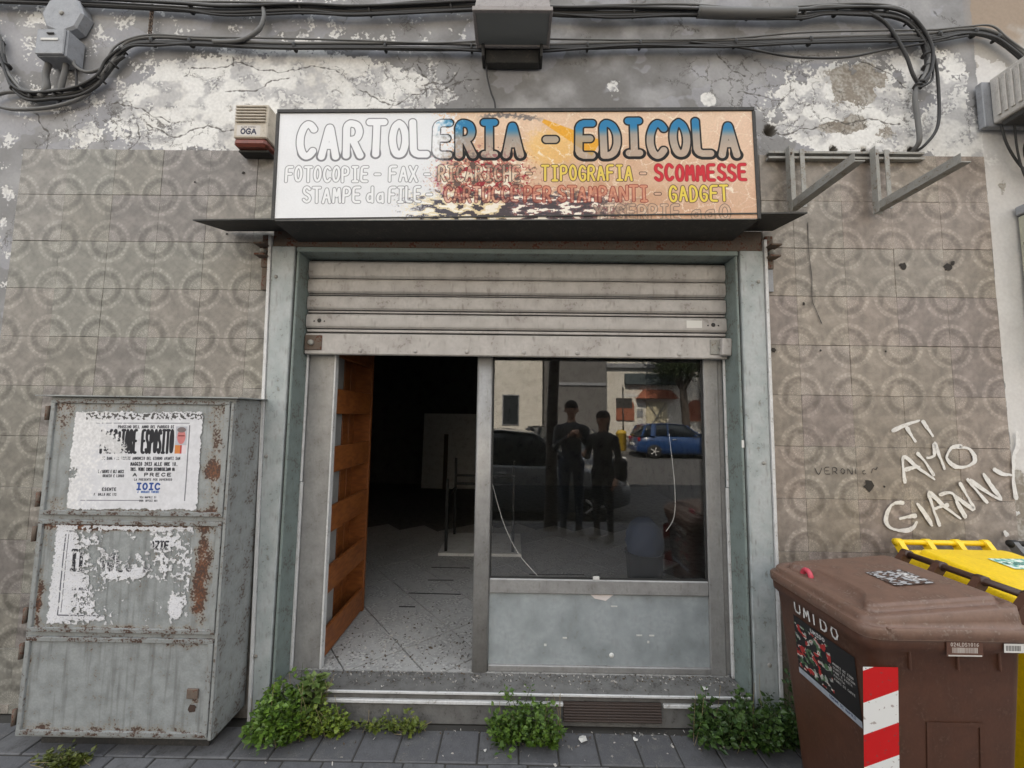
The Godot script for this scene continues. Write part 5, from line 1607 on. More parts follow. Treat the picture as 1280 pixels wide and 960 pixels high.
func build_bins():
	var pb := worn(151, Color(.082, .034, .020), Color(.062, .026, .016), Color(.135, .085, .062), {"blotch": .9, "dirt": .4, "streak": .4, "rough": .45, "metres": .6, "bump": .05, "edge": .66})
	var pl := worn(152, Color(.165, .095, .068), Color(.115, .064, .046), Color(.24, .185, .15), {"blotch": 1.0, "dirt": .6, "streak": .4, "rough": .5, "metres": .5, "bump": .06, "edge": .62})
	var pd := worn(153, Color(.055, .026, .018), Color(.045, .022, .016), Color(.09, .06, .045), {"rough": .4, "metres": .4, "bump": .05})
	var py := worn(154, Color(.88, .60, .008), Color(.82, .54, .008), Color(.45, .32, .06), {"blotch": .6, "dirt": .35, "streak": .25, "rough": .42, "metres": .6, "bump": .05, "edge": .68})
	var pg := worn(155, Color(.52, .53, .56), Color(.45, .46, .49), Color(.3, .29, .28), {"rough": .45, "metres": .6, "bump": .05})
	var pgd := worn(156, Color(.12, .12, .125), Color(.1, .1, .1), Color(.2, .19, .18), {"rough": .45, "metres": .6, "bump": .05})
	var A := make_bin("wheeled_bin", Vector3(1.487, 0, .497), -PI / 2, "brown wheeled bin for food waste with striped tape and black sticker", pb, pl, pd)
	var B := make_bin("wheeled_bin", Vector3(2.185, 0, .402), 0.0, "bright yellow wheeled bin standing behind the brown one", py, py, py)
	var C := make_bin("wheeled_bin", Vector3(2.775, 0, .395), 0.02, "wheeled bin with pale grey lid, beyond the yellow one", pgd, pg, M.rubber)
	A.scale = Vector3(1, 1, 1.09)
	A.position.x += .022
	# sticker on the front of the brown bin
	var n := noise(160, .022, 3)
	var food := picture(360, 330, Vector3(26, 24, 25), func(i, j, c):
		var u: float = i / 360.0
		var v: float = j / 330.0
		var k := n.get_noise_2d(i, j); var q := n.get_noise_2d(i * .6 + 500, j * .6)
		if u < .62 and v > .12 and v < .86 and k > .02:
			c = Vector3(150, 152, 146)
			if q > .15: c = Vector3(160, 40, 38)
			elif q < -.2: c = Vector3(70, 100, 66)
			elif q > .05: c = Vector3(206, 200, 188)
			elif k < .1: c = Vector3(84, 88, 92)
		if v > .9: c = Vector3(150, 156, 164) * (1.0 + k * .1)
		return c)
	food = finish(food, [["UMIDO", 110.0, 16.0, 90.0, 18.0, 4.5, Vector3(200, 200, 200)], ["AVANZI DI CIBO", 232.0, 110.0, 110.0, 10.0, 2.2, Vector3(190, 188, 184)], ["SCARTI DI CUCINA", 232.0, 130.0, 116.0, 10.0, 2.2, Vector3(170, 168, 164)], ["PANE E PASTA", 232.0, 150.0, 100.0, 10.0, 2.2, Vector3(170, 168, 164)], ["FRUTTA", 232.0, 170.0, 60.0, 10.0, 2.2, Vector3(170, 168, 164)], ["FONDI DI CAFFE", 232.0, 190.0, 110.0, 10.0, 2.2, Vector3(170, 168, 164)], ["COMUNE DI NAPOLI", 190.0, 304.0, 140.0, 12.0, 2.6, Vector3(50, 60, 90)]])
	front_patch(A, "sticker", food, -.125, .185, .505, .745)
	var um := mat(Color(.70, .69, .67), .6)
	var tl := [["U", -.108], ["M", -.056], ["I", -.006], ["D", .036], ["O", .088]]
	for q in tl:
		var b := MB.new()
		for plx in GLYPH[q[0]]:
			for i in range(0, plx.size() - 2, 2):
				var gw := .030 if q[0] != "I" else .012
				if q[0] == "I" and plx[1] == plx[3]: continue
				var p0 := Vector2(q[1] + plx[i] * gw, .806 - plx[i + 1] * .040)
				var p1 := Vector2(q[1] + plx[i + 2] * gw, .806 - plx[i + 3] * .040)
				var d := (p1 - p0).normalized() * .0035
				var s := Vector2(-d.y, d.x)
				var c := []
				for r in [p0 - d - s, p1 + d - s, p1 + d + s, p0 - d + s]: c.append(Vector3(r.x, r.y, bin_zf(r.y) + .0035))
				b.poly(c, Vector3.BACK)
		b.done("letter", um, A)
	# red and white tape, labels on the side
	var tp := picture(96, 640, Vector3(0, 0, 0), func(i, j, _c):
		var q := fposmod((j + i * .42 - 12.0) / 196.0, 1.0)
		var k := n.get_noise_2d(i * 2.0, j * 2.0)
		var c := Vector3(196, 14, 18) if q < .5 else Vector3(226, 226, 224)
		if k > .52: c = c.lerp(Vector3(120, 100, 92), .5)
		return c)
	side_patch(A, "striped_tape", finish(tp, []), .277, .167, .05, .752)
	var bar := picture(150, 70, Vector3(92, 62, 50), func(i, j, c):
		if j > 26 and j < 54 and i > 22 and i < 128 and fposmod(i * .37 + (i / 7) * .31, 1.0) < .62: return Vector3(190, 184, 178)
		if j > 62 and i > 6 and i < 146: return Vector3(200, 196, 190)
		return c)
	bar.roughness = .5
	side_patch(A, "bar_code", finish(bar, [["024LDS1016", 16.0, 4.0, 118.0, 17.0, 3.0, Vector3(190, 184, 178)]]), .028, -.085, .800, .848, .0165)
	var bc := picture(110, 50, Vector3(214, 212, 208), func(i, j, c):
		if j > 10 and j < 40 and i > 10 and i < 92 and fposmod(i * .41 + (i / 5) * .27, 1.0) < .5: return Vector3(30, 30, 30)
		return c)
	side_patch(A, "bar_code", finish(bc, []), -.150, -.212, .815, .845, .0165)
	var lp := picture(180, 120, Vector3(86, 66, 58), func(i, j, c):
		var k := n.get_noise_2d(i * 1.6, j * 1.6 + 90)
		if k > .05: return Vector3(170, 170, 172)
		if k > -.12: return Vector3(44, 42, 44)
		return c)
	lp = finish(lp, [["UMIDO", 30.0, 14.0, 110.0, 22.0, 5.0, Vector3(215, 213, 210)]])
	var lb := MB.new()
	lb.card(Vector3(-.02, .9670, .04), Vector3(.11, .9670, .04), Vector3(.11, .9795, -.10), Vector3(-.02, .9795, -.10), Vector3.UP)
	lb.done("lid_sticker", lp, A)
	var ys := picture(160, 100, Vector3(180, 214, 196), func(i, j, c):
		var k := n.get_noise_2d(i * 1.3 + 40, j * 1.6)
		if k > .12: return Vector3(96, 160, 150)
		if k < -.2: return Vector3(232, 238, 226)
		return c)
	ys = finish(ys, [["PLASTICA", 20.0, 36.0, 120.0, 26.0, 5.0, Vector3(40, 90, 84)]])
	lb = MB.new()
	lb.card(Vector3(-.03, .9690, .02), Vector3(.14, .9690, .02), Vector3(.14, .9780, -.08), Vector3(-.03, .9780, -.08), Vector3.UP)
	lb.done("lid_sticker", ys, B)
	# the red clip in the handle pocket of the brown lid
	var k := MB.new(true)
	var pts := []
	for i in 13:
		var a := PI * i / 12.0
		pts.append(Vector3(-.105 + cos(a) * .024, .912 + sin(a) * .028, .205))
	k.tube(pts, .010, 8)
	tag(k.done("clip", mat(Color(.50, .055, .085), .45), A), "pinkish red plastic clip in the lid's front pocket")

# ---------------------------------------------------------------- the street behind, seen mirrored in the pane
func make_car(at: Vector3, turn: float, label: String, paint: Material, lit_dark: bool, L := 3.7, H := 1.48):
	var t := thing("parked_car", at, label, "car")
	t.rotation.y = turn
	var glass := mat(Color(.02, .025, .03), .06)
	var W := .84
	# stations along the car: x, half width, sill, belt
	var st := [[0.0, .60, .36, .62], [.04, .70, .28, .78], [.16, .78, .22, .90], [.55, .83, .19, .94], [1.2, W, .18, .94], [2.0, W, .18, .92], [2.75, .83, .18, .90], [3.1, .80, .20, .84], [3.45, .74, .24, .74], [3.64, .64, .28, .64], [3.7, .52, .36, .54]]
	var b := MB.new(true)
	var rings := []
	for q in st:
		var x: float = q[0] * L / 3.7
		var w: float = q[1]
		var lo: float = q[2]
		var hi: float = q[3]
		var m := lerpf(lo, hi, .5)
		rings.append([Vector3(x, lo, -w * .90), Vector3(x, lo + .08, -w), Vector3(x, m, -w * 1.01), Vector3(x, hi - .05, -w * .97), Vector3(x, hi, -w * .90), Vector3(x, hi + .015, 0), Vector3(x, hi, w * .90), Vector3(x, hi - .05, w * .97), Vector3(x, m, w * 1.01), Vector3(x, lo + .08, w), Vector3(x, lo, w * .90)])
	b.loft(rings)
	b.done("body", paint, t)
	var g := MB.new(true)
	var gs := [[.10, .70, .90, .98], [.34, .68, .90, H - .10], [.62, .62, .90, H - .03], [1.5, .62, .90, H], [2.05, .62, .88, H - .05], [2.35, .64, .86, H - .20], [2.85, .70, .84, .92]]
	rings = []
	for q in gs:
		var x: float = q[0] * L / 3.7
		rings.append([Vector3(x, q[2], -.77), Vector3(x, q[3] - .03, -q[1]), Vector3(x, q[3], -q[1] * .85), Vector3(x, q[3] + .01, 0), Vector3(x, q[3], q[1] * .85), Vector3(x, q[3] - .03, q[1]), Vector3(x, q[2], .77)])
	g.loft(rings)
	g.done("windows", glass, t)
	var r := MB.new(true)
	rings = []
	for q in [[.34, H - .095], [.60, H - .018], [1.5, H + .012], [2.03, H - .035], [2.12, H - .07]]:
		var x: float = q[0] * L / 3.7
		rings.append([Vector3(x, q[1] - .012, -.635), Vector3(x, q[1], -.55), Vector3(x, q[1] + .012, 0), Vector3(x, q[1], .55), Vector3(x, q[1] - .012, .635), Vector3(x, q[1] - .03, .6), Vector3(x, q[1] - .03, -.6)])
	r.loft(rings)
	r.done("roof", paint, t)
	for s in [-1.0, 1.0]:
		for q in [[[.16, .93], [.36, H - .11], .045], [[1.28, .92], [1.30, H - .02], .035], [[.62, .93], [.70, H - .06], .12], [[2.80, .90], [2.10, H - .07], .03]]:
			var p := MB.new()
			var k: float = L / 3.7
			p.tube([Vector3(q[0][0] * k, q[0][1], s * .785), Vector3(q[1][0] * k, q[1][1], s * .655)], q[2], 6)
			p.done("pillar", paint, t)
		for x in [.68, 3.02]:
			var w := MB.new(true)
			w.lathe(Vector3(x * L / 3.7, .30, s * .76), [[.12, -.09], [.28, -.09], [.30, -.07], [.30, .07], [.28, .09], [.19, .092]], 22, Vector3.BACK)
			var wh := w.done("wheel", M.rubber, t)
			for a in 5:
				var sp := MB.new()
				var d := Vector3(cos(TAU * a / 5), sin(TAU * a / 5), 0)
				sp.tube([Vector3(x * L / 3.7, .30, s * .855), Vector3(x * L / 3.7, .30, s * .852) + d * .18], .022, 5)
				sp.done("spoke", M.bead, wh)
		part_box(t, "tail_light", Vector3(.02, .72, s * .66 - .07), Vector3(.13, .88, s * .66 + .07), mat(Color(.35, .012, .012), .2), .02)
		part_box(t, "headlight", Vector3(L - .30, .60, s * .58 - .10), Vector3(L - .10, .72, s * .58 + .10), M.bead, .03)
		part_box(t, "mirror", Vector3(2.35 * L / 3.7, .93, s * .87 - .06), Vector3(2.45 * L / 3.7, 1.03, s * .87 + .06), paint, .02)
		part_box(t, "door_handle", Vector3(1.45, .80, s * .845 - .012), Vector3(1.60, .825, s * .845 + .012), M.bead, .005)
	part_box(t, "rear_bumper", Vector3(-.05, .30, -.66), Vector3(.10, .50, .66), paint, .03)
	part_box(t, "number_plate", Vector3(-.06, .52, -.24), Vector3(.02, .63, .24), M.white, .004)
	return t
func tree(at: Vector3, label: String, h: float, r: float, crown_r: float, sd: int, n: int):
	var t := thing("street_tree", at, label, "tree")
	var g := RandomNumberGenerator.new(); g.seed = sd
	var bark := worn(sd, Color(.075, .06, .05), Color(.05, .042, .036), Color(.12, .11, .09), {"metres": .8, "rough": .95, "bump": 1.0})
	var b := MB.new(true)
	var lean := Vector3(g.randf_range(-.15, .15), 0, g.randf_range(-.1, .1))
	var fork := Vector3(0, h * .62, 0) + lean
	b.tube(curve([Vector3.ZERO, Vector3(0, h * .3, 0) + lean * .2, fork], 4), [r * 1.25, r * 1.1, r, r * .97, r * .95, r * .92, r * .9, r * .85, r * .8], 10)
	var tips := []
	for k in 7:
		var a := TAU * k / 7 + g.randf_range(-.3, .3)
		var e := fork + Vector3(cos(a) * crown_r * g.randf_range(.35, .75), h * g.randf_range(.22, .5), sin(a) * crown_r * g.randf_range(.35, .75))
		b.tube(curve([fork - Vector3(0, .15, 0), fork.lerp(e, .5) + Vector3(0, -.1, 0), e], 3), [r * .6, r * .5, r * .42, r * .34, r * .25, r * .16, r * .08], 6)
		tips.append(e); tips.append(fork.lerp(e, .6))
	b.done("trunk", bark, t)
	var lf := SurfaceTool.new(); lf.begin(Mesh.PRIMITIVE_TRIANGLES)
	for k in n:
		var c: Vector3 = tips[g.randi() % tips.size()] + Vector3(g.randfn(0, 1), g.randfn(0, .7), g.randfn(0, 1)) * crown_r * .22
		leaf(lf, c, Vector3(g.randfn(0, 1), g.randfn(.3, .6), g.randfn(0, 1)).normalized(), g.randf_range(.09, .16), g, Color(.05, .075, .022), Color(.03, .05, .016))
	lf.generate_normals()
	var lm := StandardMaterial3D.new()
	lm.vertex_color_use_as_albedo = true; lm.roughness = .6; lm.backlight_enabled = true; lm.backlight = Color(.25, .3, .1)
	put(t, "crown", lf.commit(), lm)
# one leaf: two triangles folded along the midrib
func leaf(st: SurfaceTool, at: Vector3, d: Vector3, size: float, g: RandomNumberGenerator, a: Color, b: Color, wide := .34):
	var s := d.cross(Vector3(g.randfn(0, 1), g.randfn(1.2, .5), g.randfn(0, 1))).normalized()
	var up := s.cross(d).normalized()
	var tip := at + d * size - up * size * .12
	var m := at + d * size * .45
	var l := m + s * size * wide + up * size * .10
	var r := m - s * size * wide + up * size * .10
	st.set_color(a.lerp(b, g.randf()))
	st.set_smooth_group(-1)
	for v in [at, l, tip, at, tip, r]: st.add_vertex(v)
func build_street():
	var blue := mat(Color(.010, .045, .15), .3); blue.clearcoat_enabled = true; blue.clearcoat = .8; blue.clearcoat_roughness = .05
	var grey_p := mat(Color(.16, .17, .18), .3); grey_p.clearcoat_enabled = true; grey_p.clearcoat = .8; grey_p.clearcoat_roughness = .05
	var dark_p := mat(Color(.04, .04, .045), .3); dark_p.clearcoat_enabled = true; dark_p.clearcoat = .8; dark_p.clearcoat_roughness = .05
	make_car(Vector3(5.3, -.13, 15.2), 0.0, "blue hatchback parked across the street, mirrored in the pane", blue, false)
	make_car(Vector3(-1.72, -.13, 4.75), 0.0, "grey car parked at the kerb opposite the shop", grey_p, false)
	make_car(Vector3(.9, -.13, 11.0), PI * .5 - .35, "dark car in the road with red tail lights toward the shop", dark_p, true, 4.0, 1.44)
	make_car(Vector3(-7.2, -.13, 4.8), 0.0, "dark car parked at the kerb behind the grey car", dark_p, true, 4.0, 1.44)
	tree(Vector3(.53, 0, 3.2), "slim street tree at the kerb opposite the shop door", 5.6, .085, 1.3, 171, 1500)
	tree(Vector3(8.5, 0, 17.0), "forked street tree on the far pavement beyond the blue car", 5.0, .20, 1.9, 173, 5200)
	# sunlit house across the street
	var cream := worn(180, Color(.74, .71, .65), Color(.66, .63, .57), Color(.46, .43, .38), {"metres": 4.0, "rough": .9, "blotch": .8, "streak": .5})
	var brick := worn(181, Color(.34, .12, .07), Color(.27, .10, .06), Color(.16, .08, .06), {"metres": 1.5, "rough": .85})
	var h := thing("house", Vector3(0, 0, 18.6), "pale sunlit house across the street with brick-red arched plaques", "house")
	part_box(h, "wall", Vector3(4.7, 0, 0), Vector3(24, 12.5, 6), cream, 0)  # height raised out of view to block low sky, so light falls from above
	part_box(h, "cornice", Vector3(4.6, 4.25, -.16), Vector3(24, 4.5, -.001), M.box_grey, .02)
	part_box(h, "roof", Vector3(4.5, 12.5, -.4), Vector3(24.2, 12.8, 6.2), brick, .02)
	for x in [5.45, 9.3, 13.5]:
		var o := []
		o.append(Vector2(x, 1.45)); o.append(Vector2(x + .95, 1.45))
		for i in 9:
			var a := PI * i / 8
			o.append(Vector2(x + .475 + cos(a) * .475, 2.25 + sin(a) * .34))
		var p := MB.new(); p.prism(o, -.07, -.001)
		p.done("arched_plaque", brick, h)
	var dr := part_box(h, "door", Vector3(7.05, 0, -.06), Vector3(8.15, 2.45, -.001), worn(182, Color(.62, .56, .40), Color(.55, .49, .36), Color(.3, .27, .2), {"metres": 1.0}), .01)
	for s in [1.0, -1.0]:
		var p := MB.new()
		p.tube([Vector3(7.1 if s > 0 else 8.1, .9, -.075), Vector3(8.1 if s > 0 else 7.1, 2.4, -.075)], .035, 5)
		p.done("brace", M.steel, dr)
	for q in [[6.55, 1.2], [6.55, 1.62], [6.55, 2.04]]: part_box(h, "notice", Vector3(q[0], q[1], -.03), Vector3(q[0] + .34, q[1] + .36, -.001), M.white if q[1] != 1.62 else M.box_grey, .004)
	var cn := MB.new()
	cn.loft([[Vector3(6.5, 2.62, -.4), Vector3(8.7, 2.62, -.4), Vector3(8.7, 2.62, -.001), Vector3(6.5, 2.62, -.001)], [Vector3(6.9, 3.1, -.2), Vector3(8.3, 3.1, -.2), Vector3(8.3, 3.1, -.001), Vector3(6.9, 3.1, -.001)]])
	cn.done("door_canopy", brick, h)
	part_box(h, "awning", Vector3(5.9, 3.35, -.22), Vector3(9.0, 3.95, -.001), mat(Color(.07, .09, .10), .8), .02)
	for y in [5.2, 8.8]:
		for x in [5.4, 7.6, 10.2, 12.6]:
			var wd := part_box(h, "window", Vector3(x, y, -.05), Vector3(x + 1.0, y + 1.5, -.001), M.bead, .02)
			part_box(wd, "pane", Vector3(x + .08, y + .08, -.062), Vector3(x + .92, y + 1.42, -.0505), mat(Color(.03, .035, .04), .1), 0)
	var dull := worn(183, Color(.15, .145, .14), Color(.12, .117, .113), Color(.08, .078, .075), {"metres": 3.0, "rough": .9})
	var k := thing("house", Vector3(0, 0, 17.6), "narrow dull grey house beside the pale one across the street", "house")
	part_box(k, "wall", Vector3(1.9, 0, 0), Vector3(4.69, 12.0, 7), dull, 0)  # also carried up to cut off low sky light
	part_box(k, "roof", Vector3(1.7, 12.0, -.4), Vector3(4.695, 12.25, 7.2), brick, .02)
	part_box(k, "string_course", Vector3(1.9, 3.2, -.06), Vector3(4.69, 3.35, -.001), M.box_grey, .01)
	var q := thing("house", Vector3(0, 0, 23.0), "cream house set further back across the street", "house")
	part_box(q, "wall", Vector3(-26, 0, 0), Vector3(1.8, 14.0, 7), cream, 0)  # tall for the same reason: hides the low sky from the shop
	part_box(q, "roof", Vector3(-26.2, 14.0, -.4), Vector3(1.85, 14.25, 7.2), brick, .02)
	for x in [-12.0, -9.0, -6.0, -3.4, -.8]:
		var wd := part_box(q, "window", Vector3(x, 1.0, -.05), Vector3(x + 1.1, 3.0, -.001), M.box_grey, .02)
		part_box(wd, "pane", Vector3(x + .08, 1.08, -.062), Vector3(x + 1.02, 2.92, -.0505), mat(Color(.03, .035, .04), .1), 0)
	var sp := thing("street_sign", Vector3(5.35, 0, 16.9), "dark street sign on a post on the far pavement", "sign")
	var pl := MB.new(true)
	pl.tube([Vector3.ZERO, Vector3(0, 3.1, 0)], .04, 8)
	pl.done("post", M.dark, sp)
	part_box(sp, "panel", Vector3(-.34, 2.05, -.03), Vector3(.45, 2.55, .03), M.dark, .01)
	part_box(sp, "panel", Vector3(-.1, 2.62, -.02), Vector3(.75, 2.74, .02), M.white, .01)
	var yb := thing("litter_bin", Vector3(5.2, 0, 16.7), "small yellow litter bin by the street sign post", "bin")
	var yy := MB.new(true)
	yy.lathe(Vector3.ZERO, [[.2, 0], [.22, .02], [.25, .8], [.27, .82], [.2, .95], [.05, 1.0]], 16)
	yy.done("drum", mat(Color(.5, .33, .03), .5), yb)
	var wb := thing("bollard", Vector3(4.35, 0, 16.7), "white bollard on the far pavement", "bollard")
	var wy := MB.new(true)
	wy.lathe(Vector3.ZERO, [[.16, 0], [.15, .05], [.14, .95], [.12, 1.05], [.03, 1.1]], 16)
	wy.done("post", M.white, wb)

# ---------------------------------------------------------------- people (mirrored in the pane)
# bones: [ax,ay,az, bx,by,bz, ra, rb, colour]
func flesh(st: SurfaceTool, bones: Array, cell: float, k: float, xf := Transform3D.IDENTITY):
	var lo := Vector3.INF
	var hi := -Vector3.INF
	for b in bones:
		for e in [Vector3(b[0], b[1], b[2]), Vector3(b[3], b[4], b[5])]:
			var r := Vector3.ONE * (maxf(b[6], b[7]) + cell * 2.5 + k)
			lo = lo.min(e - r); hi = hi.max(e + r)
	var n := Vector3i(((hi - lo) / cell).ceil()) + Vector3i.ONE
	var F := PackedFloat32Array(); F.resize(n.x * n.y * n.z); F.fill(1.0)
	var O := PackedByteArray(); O.resize(F.size())
	var near := PackedFloat32Array(); near.resize(F.size()); near.fill(9.0)
	for bi in bones.size():
		var b: Array = bones[bi]
		var a := Vector3(b[0], b[1], b[2]); var e := Vector3(b[3], b[4], b[5])
		var ra: float = b[6]; var rb: float = b[7]
		var m := Vector3.ONE * (maxf(ra, rb) + cell * 2.0 + k)
		var i0 := Vector3i(((a.min(e) - m - lo) / cell).floor()).clamp(Vector3i.ZERO, n - Vector3i.ONE)
		var i1 := Vector3i(((a.max(e) + m - lo) / cell).ceil()).clamp(Vector3i.ZERO, n - Vector3i.ONE)
		var ab := e - a
		var q := maxf(ab.length_squared(), 1e-8)
		for z in range(i0.z, i1.z + 1):
			for y in range(i0.y, i1.y + 1):
				for x in range(i0.x, i1.x + 1):
					var p := lo + Vector3(x, y, z) * cell
					var t := clampf((p - a).dot(ab) / q, 0, 1)
					var d := p.distance_to(a + ab * t) - lerpf(ra, rb, t)
					var at := (z * n.y + y) * n.x + x
					var f := F[at]
					if d < near[at]: near[at] = d; O[at] = bi
					var h := clampf(.5 + .5 * (f - d) / k, 0, 1)
					F[at] = lerpf(f, d, h) - k * h * (1.0 - h)
	var idx := {}
	var pos := PackedVector3Array()
	var col := PackedColorArray()
	var corner := [Vector3i(0, 0, 0), Vector3i(1, 0, 0), Vector3i(0, 1, 0), Vector3i(1, 1, 0), Vector3i(0, 0, 1), Vector3i(1, 0, 1), Vector3i(0, 1, 1), Vector3i(1, 1, 1)]
	var edges := [[0, 1], [2, 3], [4, 5], [6, 7], [0, 2], [1, 3], [4, 6], [5, 7], [0, 4], [1, 5], [2, 6], [3, 7]]
	var sx := n.x
	var sxy := n.x * n.y
	var off := [0, 1, sx, sx + 1, sxy, sxy + 1, sxy + sx, sxy + sx + 1]
	for z in n.z - 1:
		for y in n.y - 1:
			for x in n.x - 1:
				var at := z * sxy + y * sx + x
				if F[at] > cell * 2.0 or F[at] < -cell * 2.0: continue
				var inside := 0
				for c in 8:
					if F[at + off[c]] < 0: inside += 1
				if inside == 0 or inside == 8: continue
				var s := Vector3.ZERO
				var m := 0
				for e in edges:
					var f0 := F[at + off[e[0]]]; var f1 := F[at + off[e[1]]]
					if (f0 < 0) != (f1 < 0):
						s += Vector3(corner[e[0]]).lerp(Vector3(corner[e[1]]), f0 / (f0 - f1)); m += 1
				idx[at] = pos.size()
				pos.append(xf * (lo + (Vector3(x, y, z) + s / m) * cell))
				col.append(bones[O[at]][8])
	var base := [[1, sx, sxy], [sx, sxy, 1], [sxy, 1, sx]]
	for z in range(1, n.z - 1):
		for y in range(1, n.y - 1):
			for x in range(1, n.x - 1):
				var at := z * sxy + y * sx + x
				var f0 := F[at]
				if f0 > cell * 2.0: continue
				for d in base:
					var f1 := F[at + d[0]]
					if (f0 < 0) == (f1 < 0): continue
					var q := [at, at - d[1], at - d[1] - d[2], at - d[2]]
					if not (idx.has(q[0]) and idx.has(q[1]) and idx.has(q[2]) and idx.has(q[3])): continue
					if (f0 < 0) == (xf.basis.determinant() > 0): q.reverse()
					for t in [0, 1, 2, 0, 2, 3]:
						var v: int = idx[q[t]]
						st.set_color(col[v])
						st.add_vertex(pos[v])
func person(at: Vector3, turn: float, h: float, label: String, top: Color, legs: Color, hair: Color, pose: int):
	var t := thing("person", at, label, "person")
	t.rotation.y = turn
	var s := h / 1.75
	var skin := Color(.45, .27, .19)
	var shoe := Color(.03, .03, .03)
	var B := []
	var bone := func(a: Vector3, b: Vector3, ra: float, rb: float, c: Color): B.append([a.x * s, a.y * s, a.z * s, b.x * s, b.y * s, b.z * s, ra * s, rb * s, c])
	# figure faces +z
	bone.call(Vector3(0, .96, 0), Vector3(0, 1.10, .005), .135, .125, legs)
	bone.call(Vector3(0, 1.10, .005), Vector3(0, 1.34, 0), .125, .145, top)
	bone.call(Vector3(-.12, 1.37, 0), Vector3(.12, 1.37, 0), .085, .085, top)
	bone.call(Vector3(0, 1.42, 0), Vector3(0, 1.54, .01), .058, .052, skin)
	for e in [-1.0, 1.0]:
		bone.call(Vector3(e * .09, .93, 0), Vector3(e * .10, .50, .01), .088, .058, legs)
		bone.call(Vector3(e * .10, .50, .01), Vector3(e * .105, .10, -.01), .058, .042, legs)
		bone.call(Vector3(e * .105, .055, -.03), Vector3(e * .12, .045, .14), .045, .038, shoe)
		var sh := Vector3(e * .185, 1.38, 0)
		var el := Vector3(e * .235, 1.10, -.02)
		var wr := Vector3(e * .225, .86, .06)
		if pose == 1:
			el = Vector3(e * .23, 1.15, .07); wr = Vector3(e * .07, 1.30, .26)
		elif pose == 2 and e > 0:
			el = Vector3(e * .24, 1.13, .03); wr = Vector3(e * .14, 1.17, .25)
		bone.call(sh, el, .058, .044, top)
		bone.call(el, wr, .044, .030, top)
	var st := SurfaceTool.new(); st.begin(Mesh.PRIMITIVE_TRIANGLES); st.set_smooth_group(0)
	flesh(st, B, .022, .035)
	# head
	B.clear()
	bone.call(Vector3(0, 1.66, -.005), Vector3(0, 1.65, .01), .092, .085, skin)
	bone.call(Vector3(0, 1.60, .03), Vector3(0, 1.565, .045), .062, .042, skin)
	bone.call(Vector3(0, 1.655, .085), Vector3(0, 1.622, .108), .010, .014, skin)
	bone.call(Vector3(-.02, 1.588, .085), Vector3(.02, 1.588, .085), .008, .008, Color(.36, .15, .12))
	for e in [-1.0, 1.0]:
		bone.call(Vector3(e * .088, 1.655, .0), Vector3(e * .093, 1.615, .005), .014, .010, skin)
		bone.call(Vector3(e * .032, 1.655, .083), Vector3(e * .034, 1.655, .083), .011, .011, Color(.05, .04, .035))
	bone.call(Vector3(0, 1.56, .0), Vector3(0, 1.50, .0), .052, .054, skin)
	flesh(st, B, .009, .014)
	# hands: palm, four fingers, thumb
	for e in [-1.0, 1.0]:
		B.clear()
		bone.call(Vector3(0, 0, 0), Vector3(0, -.075, 0), .028, .032, skin)
		bone.call(Vector3(-.018, -.02, 0), Vector3(-.022, -.08, 0), .020, .018, skin)
		bone.call(Vector3(.018, -.02, 0), Vector3(.022, -.08, 0), .020, .018, skin)
		for f in 4:
			var x := -.030 + f * .020
			var l: float = [.062, .074, .078, .068][f]
			bone.call(Vector3(x, -.085, 0), Vector3(x * 1.05, -.085 - l * .5, .010), .0095, .009, skin)
			bone.call(Vector3(x * 1.05, -.085 - l * .5, .010), Vector3(x * 1.02, -.085 - l * .92, .030), .009, .0078, skin)
		bone.call(Vector3(.024, -.022, .006), Vector3(.050, -.058, .020), .013, .0105, skin)
		bone.call(Vector3(.050, -.058, .020), Vector3(.054, -.088, .030), .0105, .009, skin)
		var wr := Vector3(e * .225, .86, .06)
		var el := Vector3(e * .235, 1.10, -.02)
		if pose == 1: el = Vector3(e * .23, 1.15, .07); wr = Vector3(e * .07, 1.30, .26)
		elif pose == 2 and e > 0: el = Vector3(e * .24, 1.13, .03); wr = Vector3(e * .14, 1.17, .25)
		var y := (el - wr).normalized()
		var z := (Vector3(-e, 0, .3) - y * Vector3(-e, 0, .3).dot(y)).normalized()
		var x := y.cross(z)
		flesh(st, B, .007, .006, Transform3D(Basis(x, y, z), wr * s))
	st.index(); st.generate_normals()
	var m := StandardMaterial3D.new()
	m.vertex_color_use_as_albedo = true; m.roughness = .8
	put(t, "body", st.commit(), m)
	var hs := SurfaceTool.new(); hs.begin(Mesh.PRIMITIVE_TRIANGLES); hs.set_smooth_group(0)
	B.clear()
	bone.call(Vector3(0, 1.685, -.022), Vector3(0, 1.69, .012), .095, .086, hair)
	bone.call(Vector3(0, 1.64, -.045), Vector3(0, 1.60 if pose != 2 else 1.48, -.05), .078, .055, hair)
	flesh(hs, B, .012, .02)
	hs.index(); hs.generate_normals()
	put(t, "hair", hs.commit(), m)
	return t
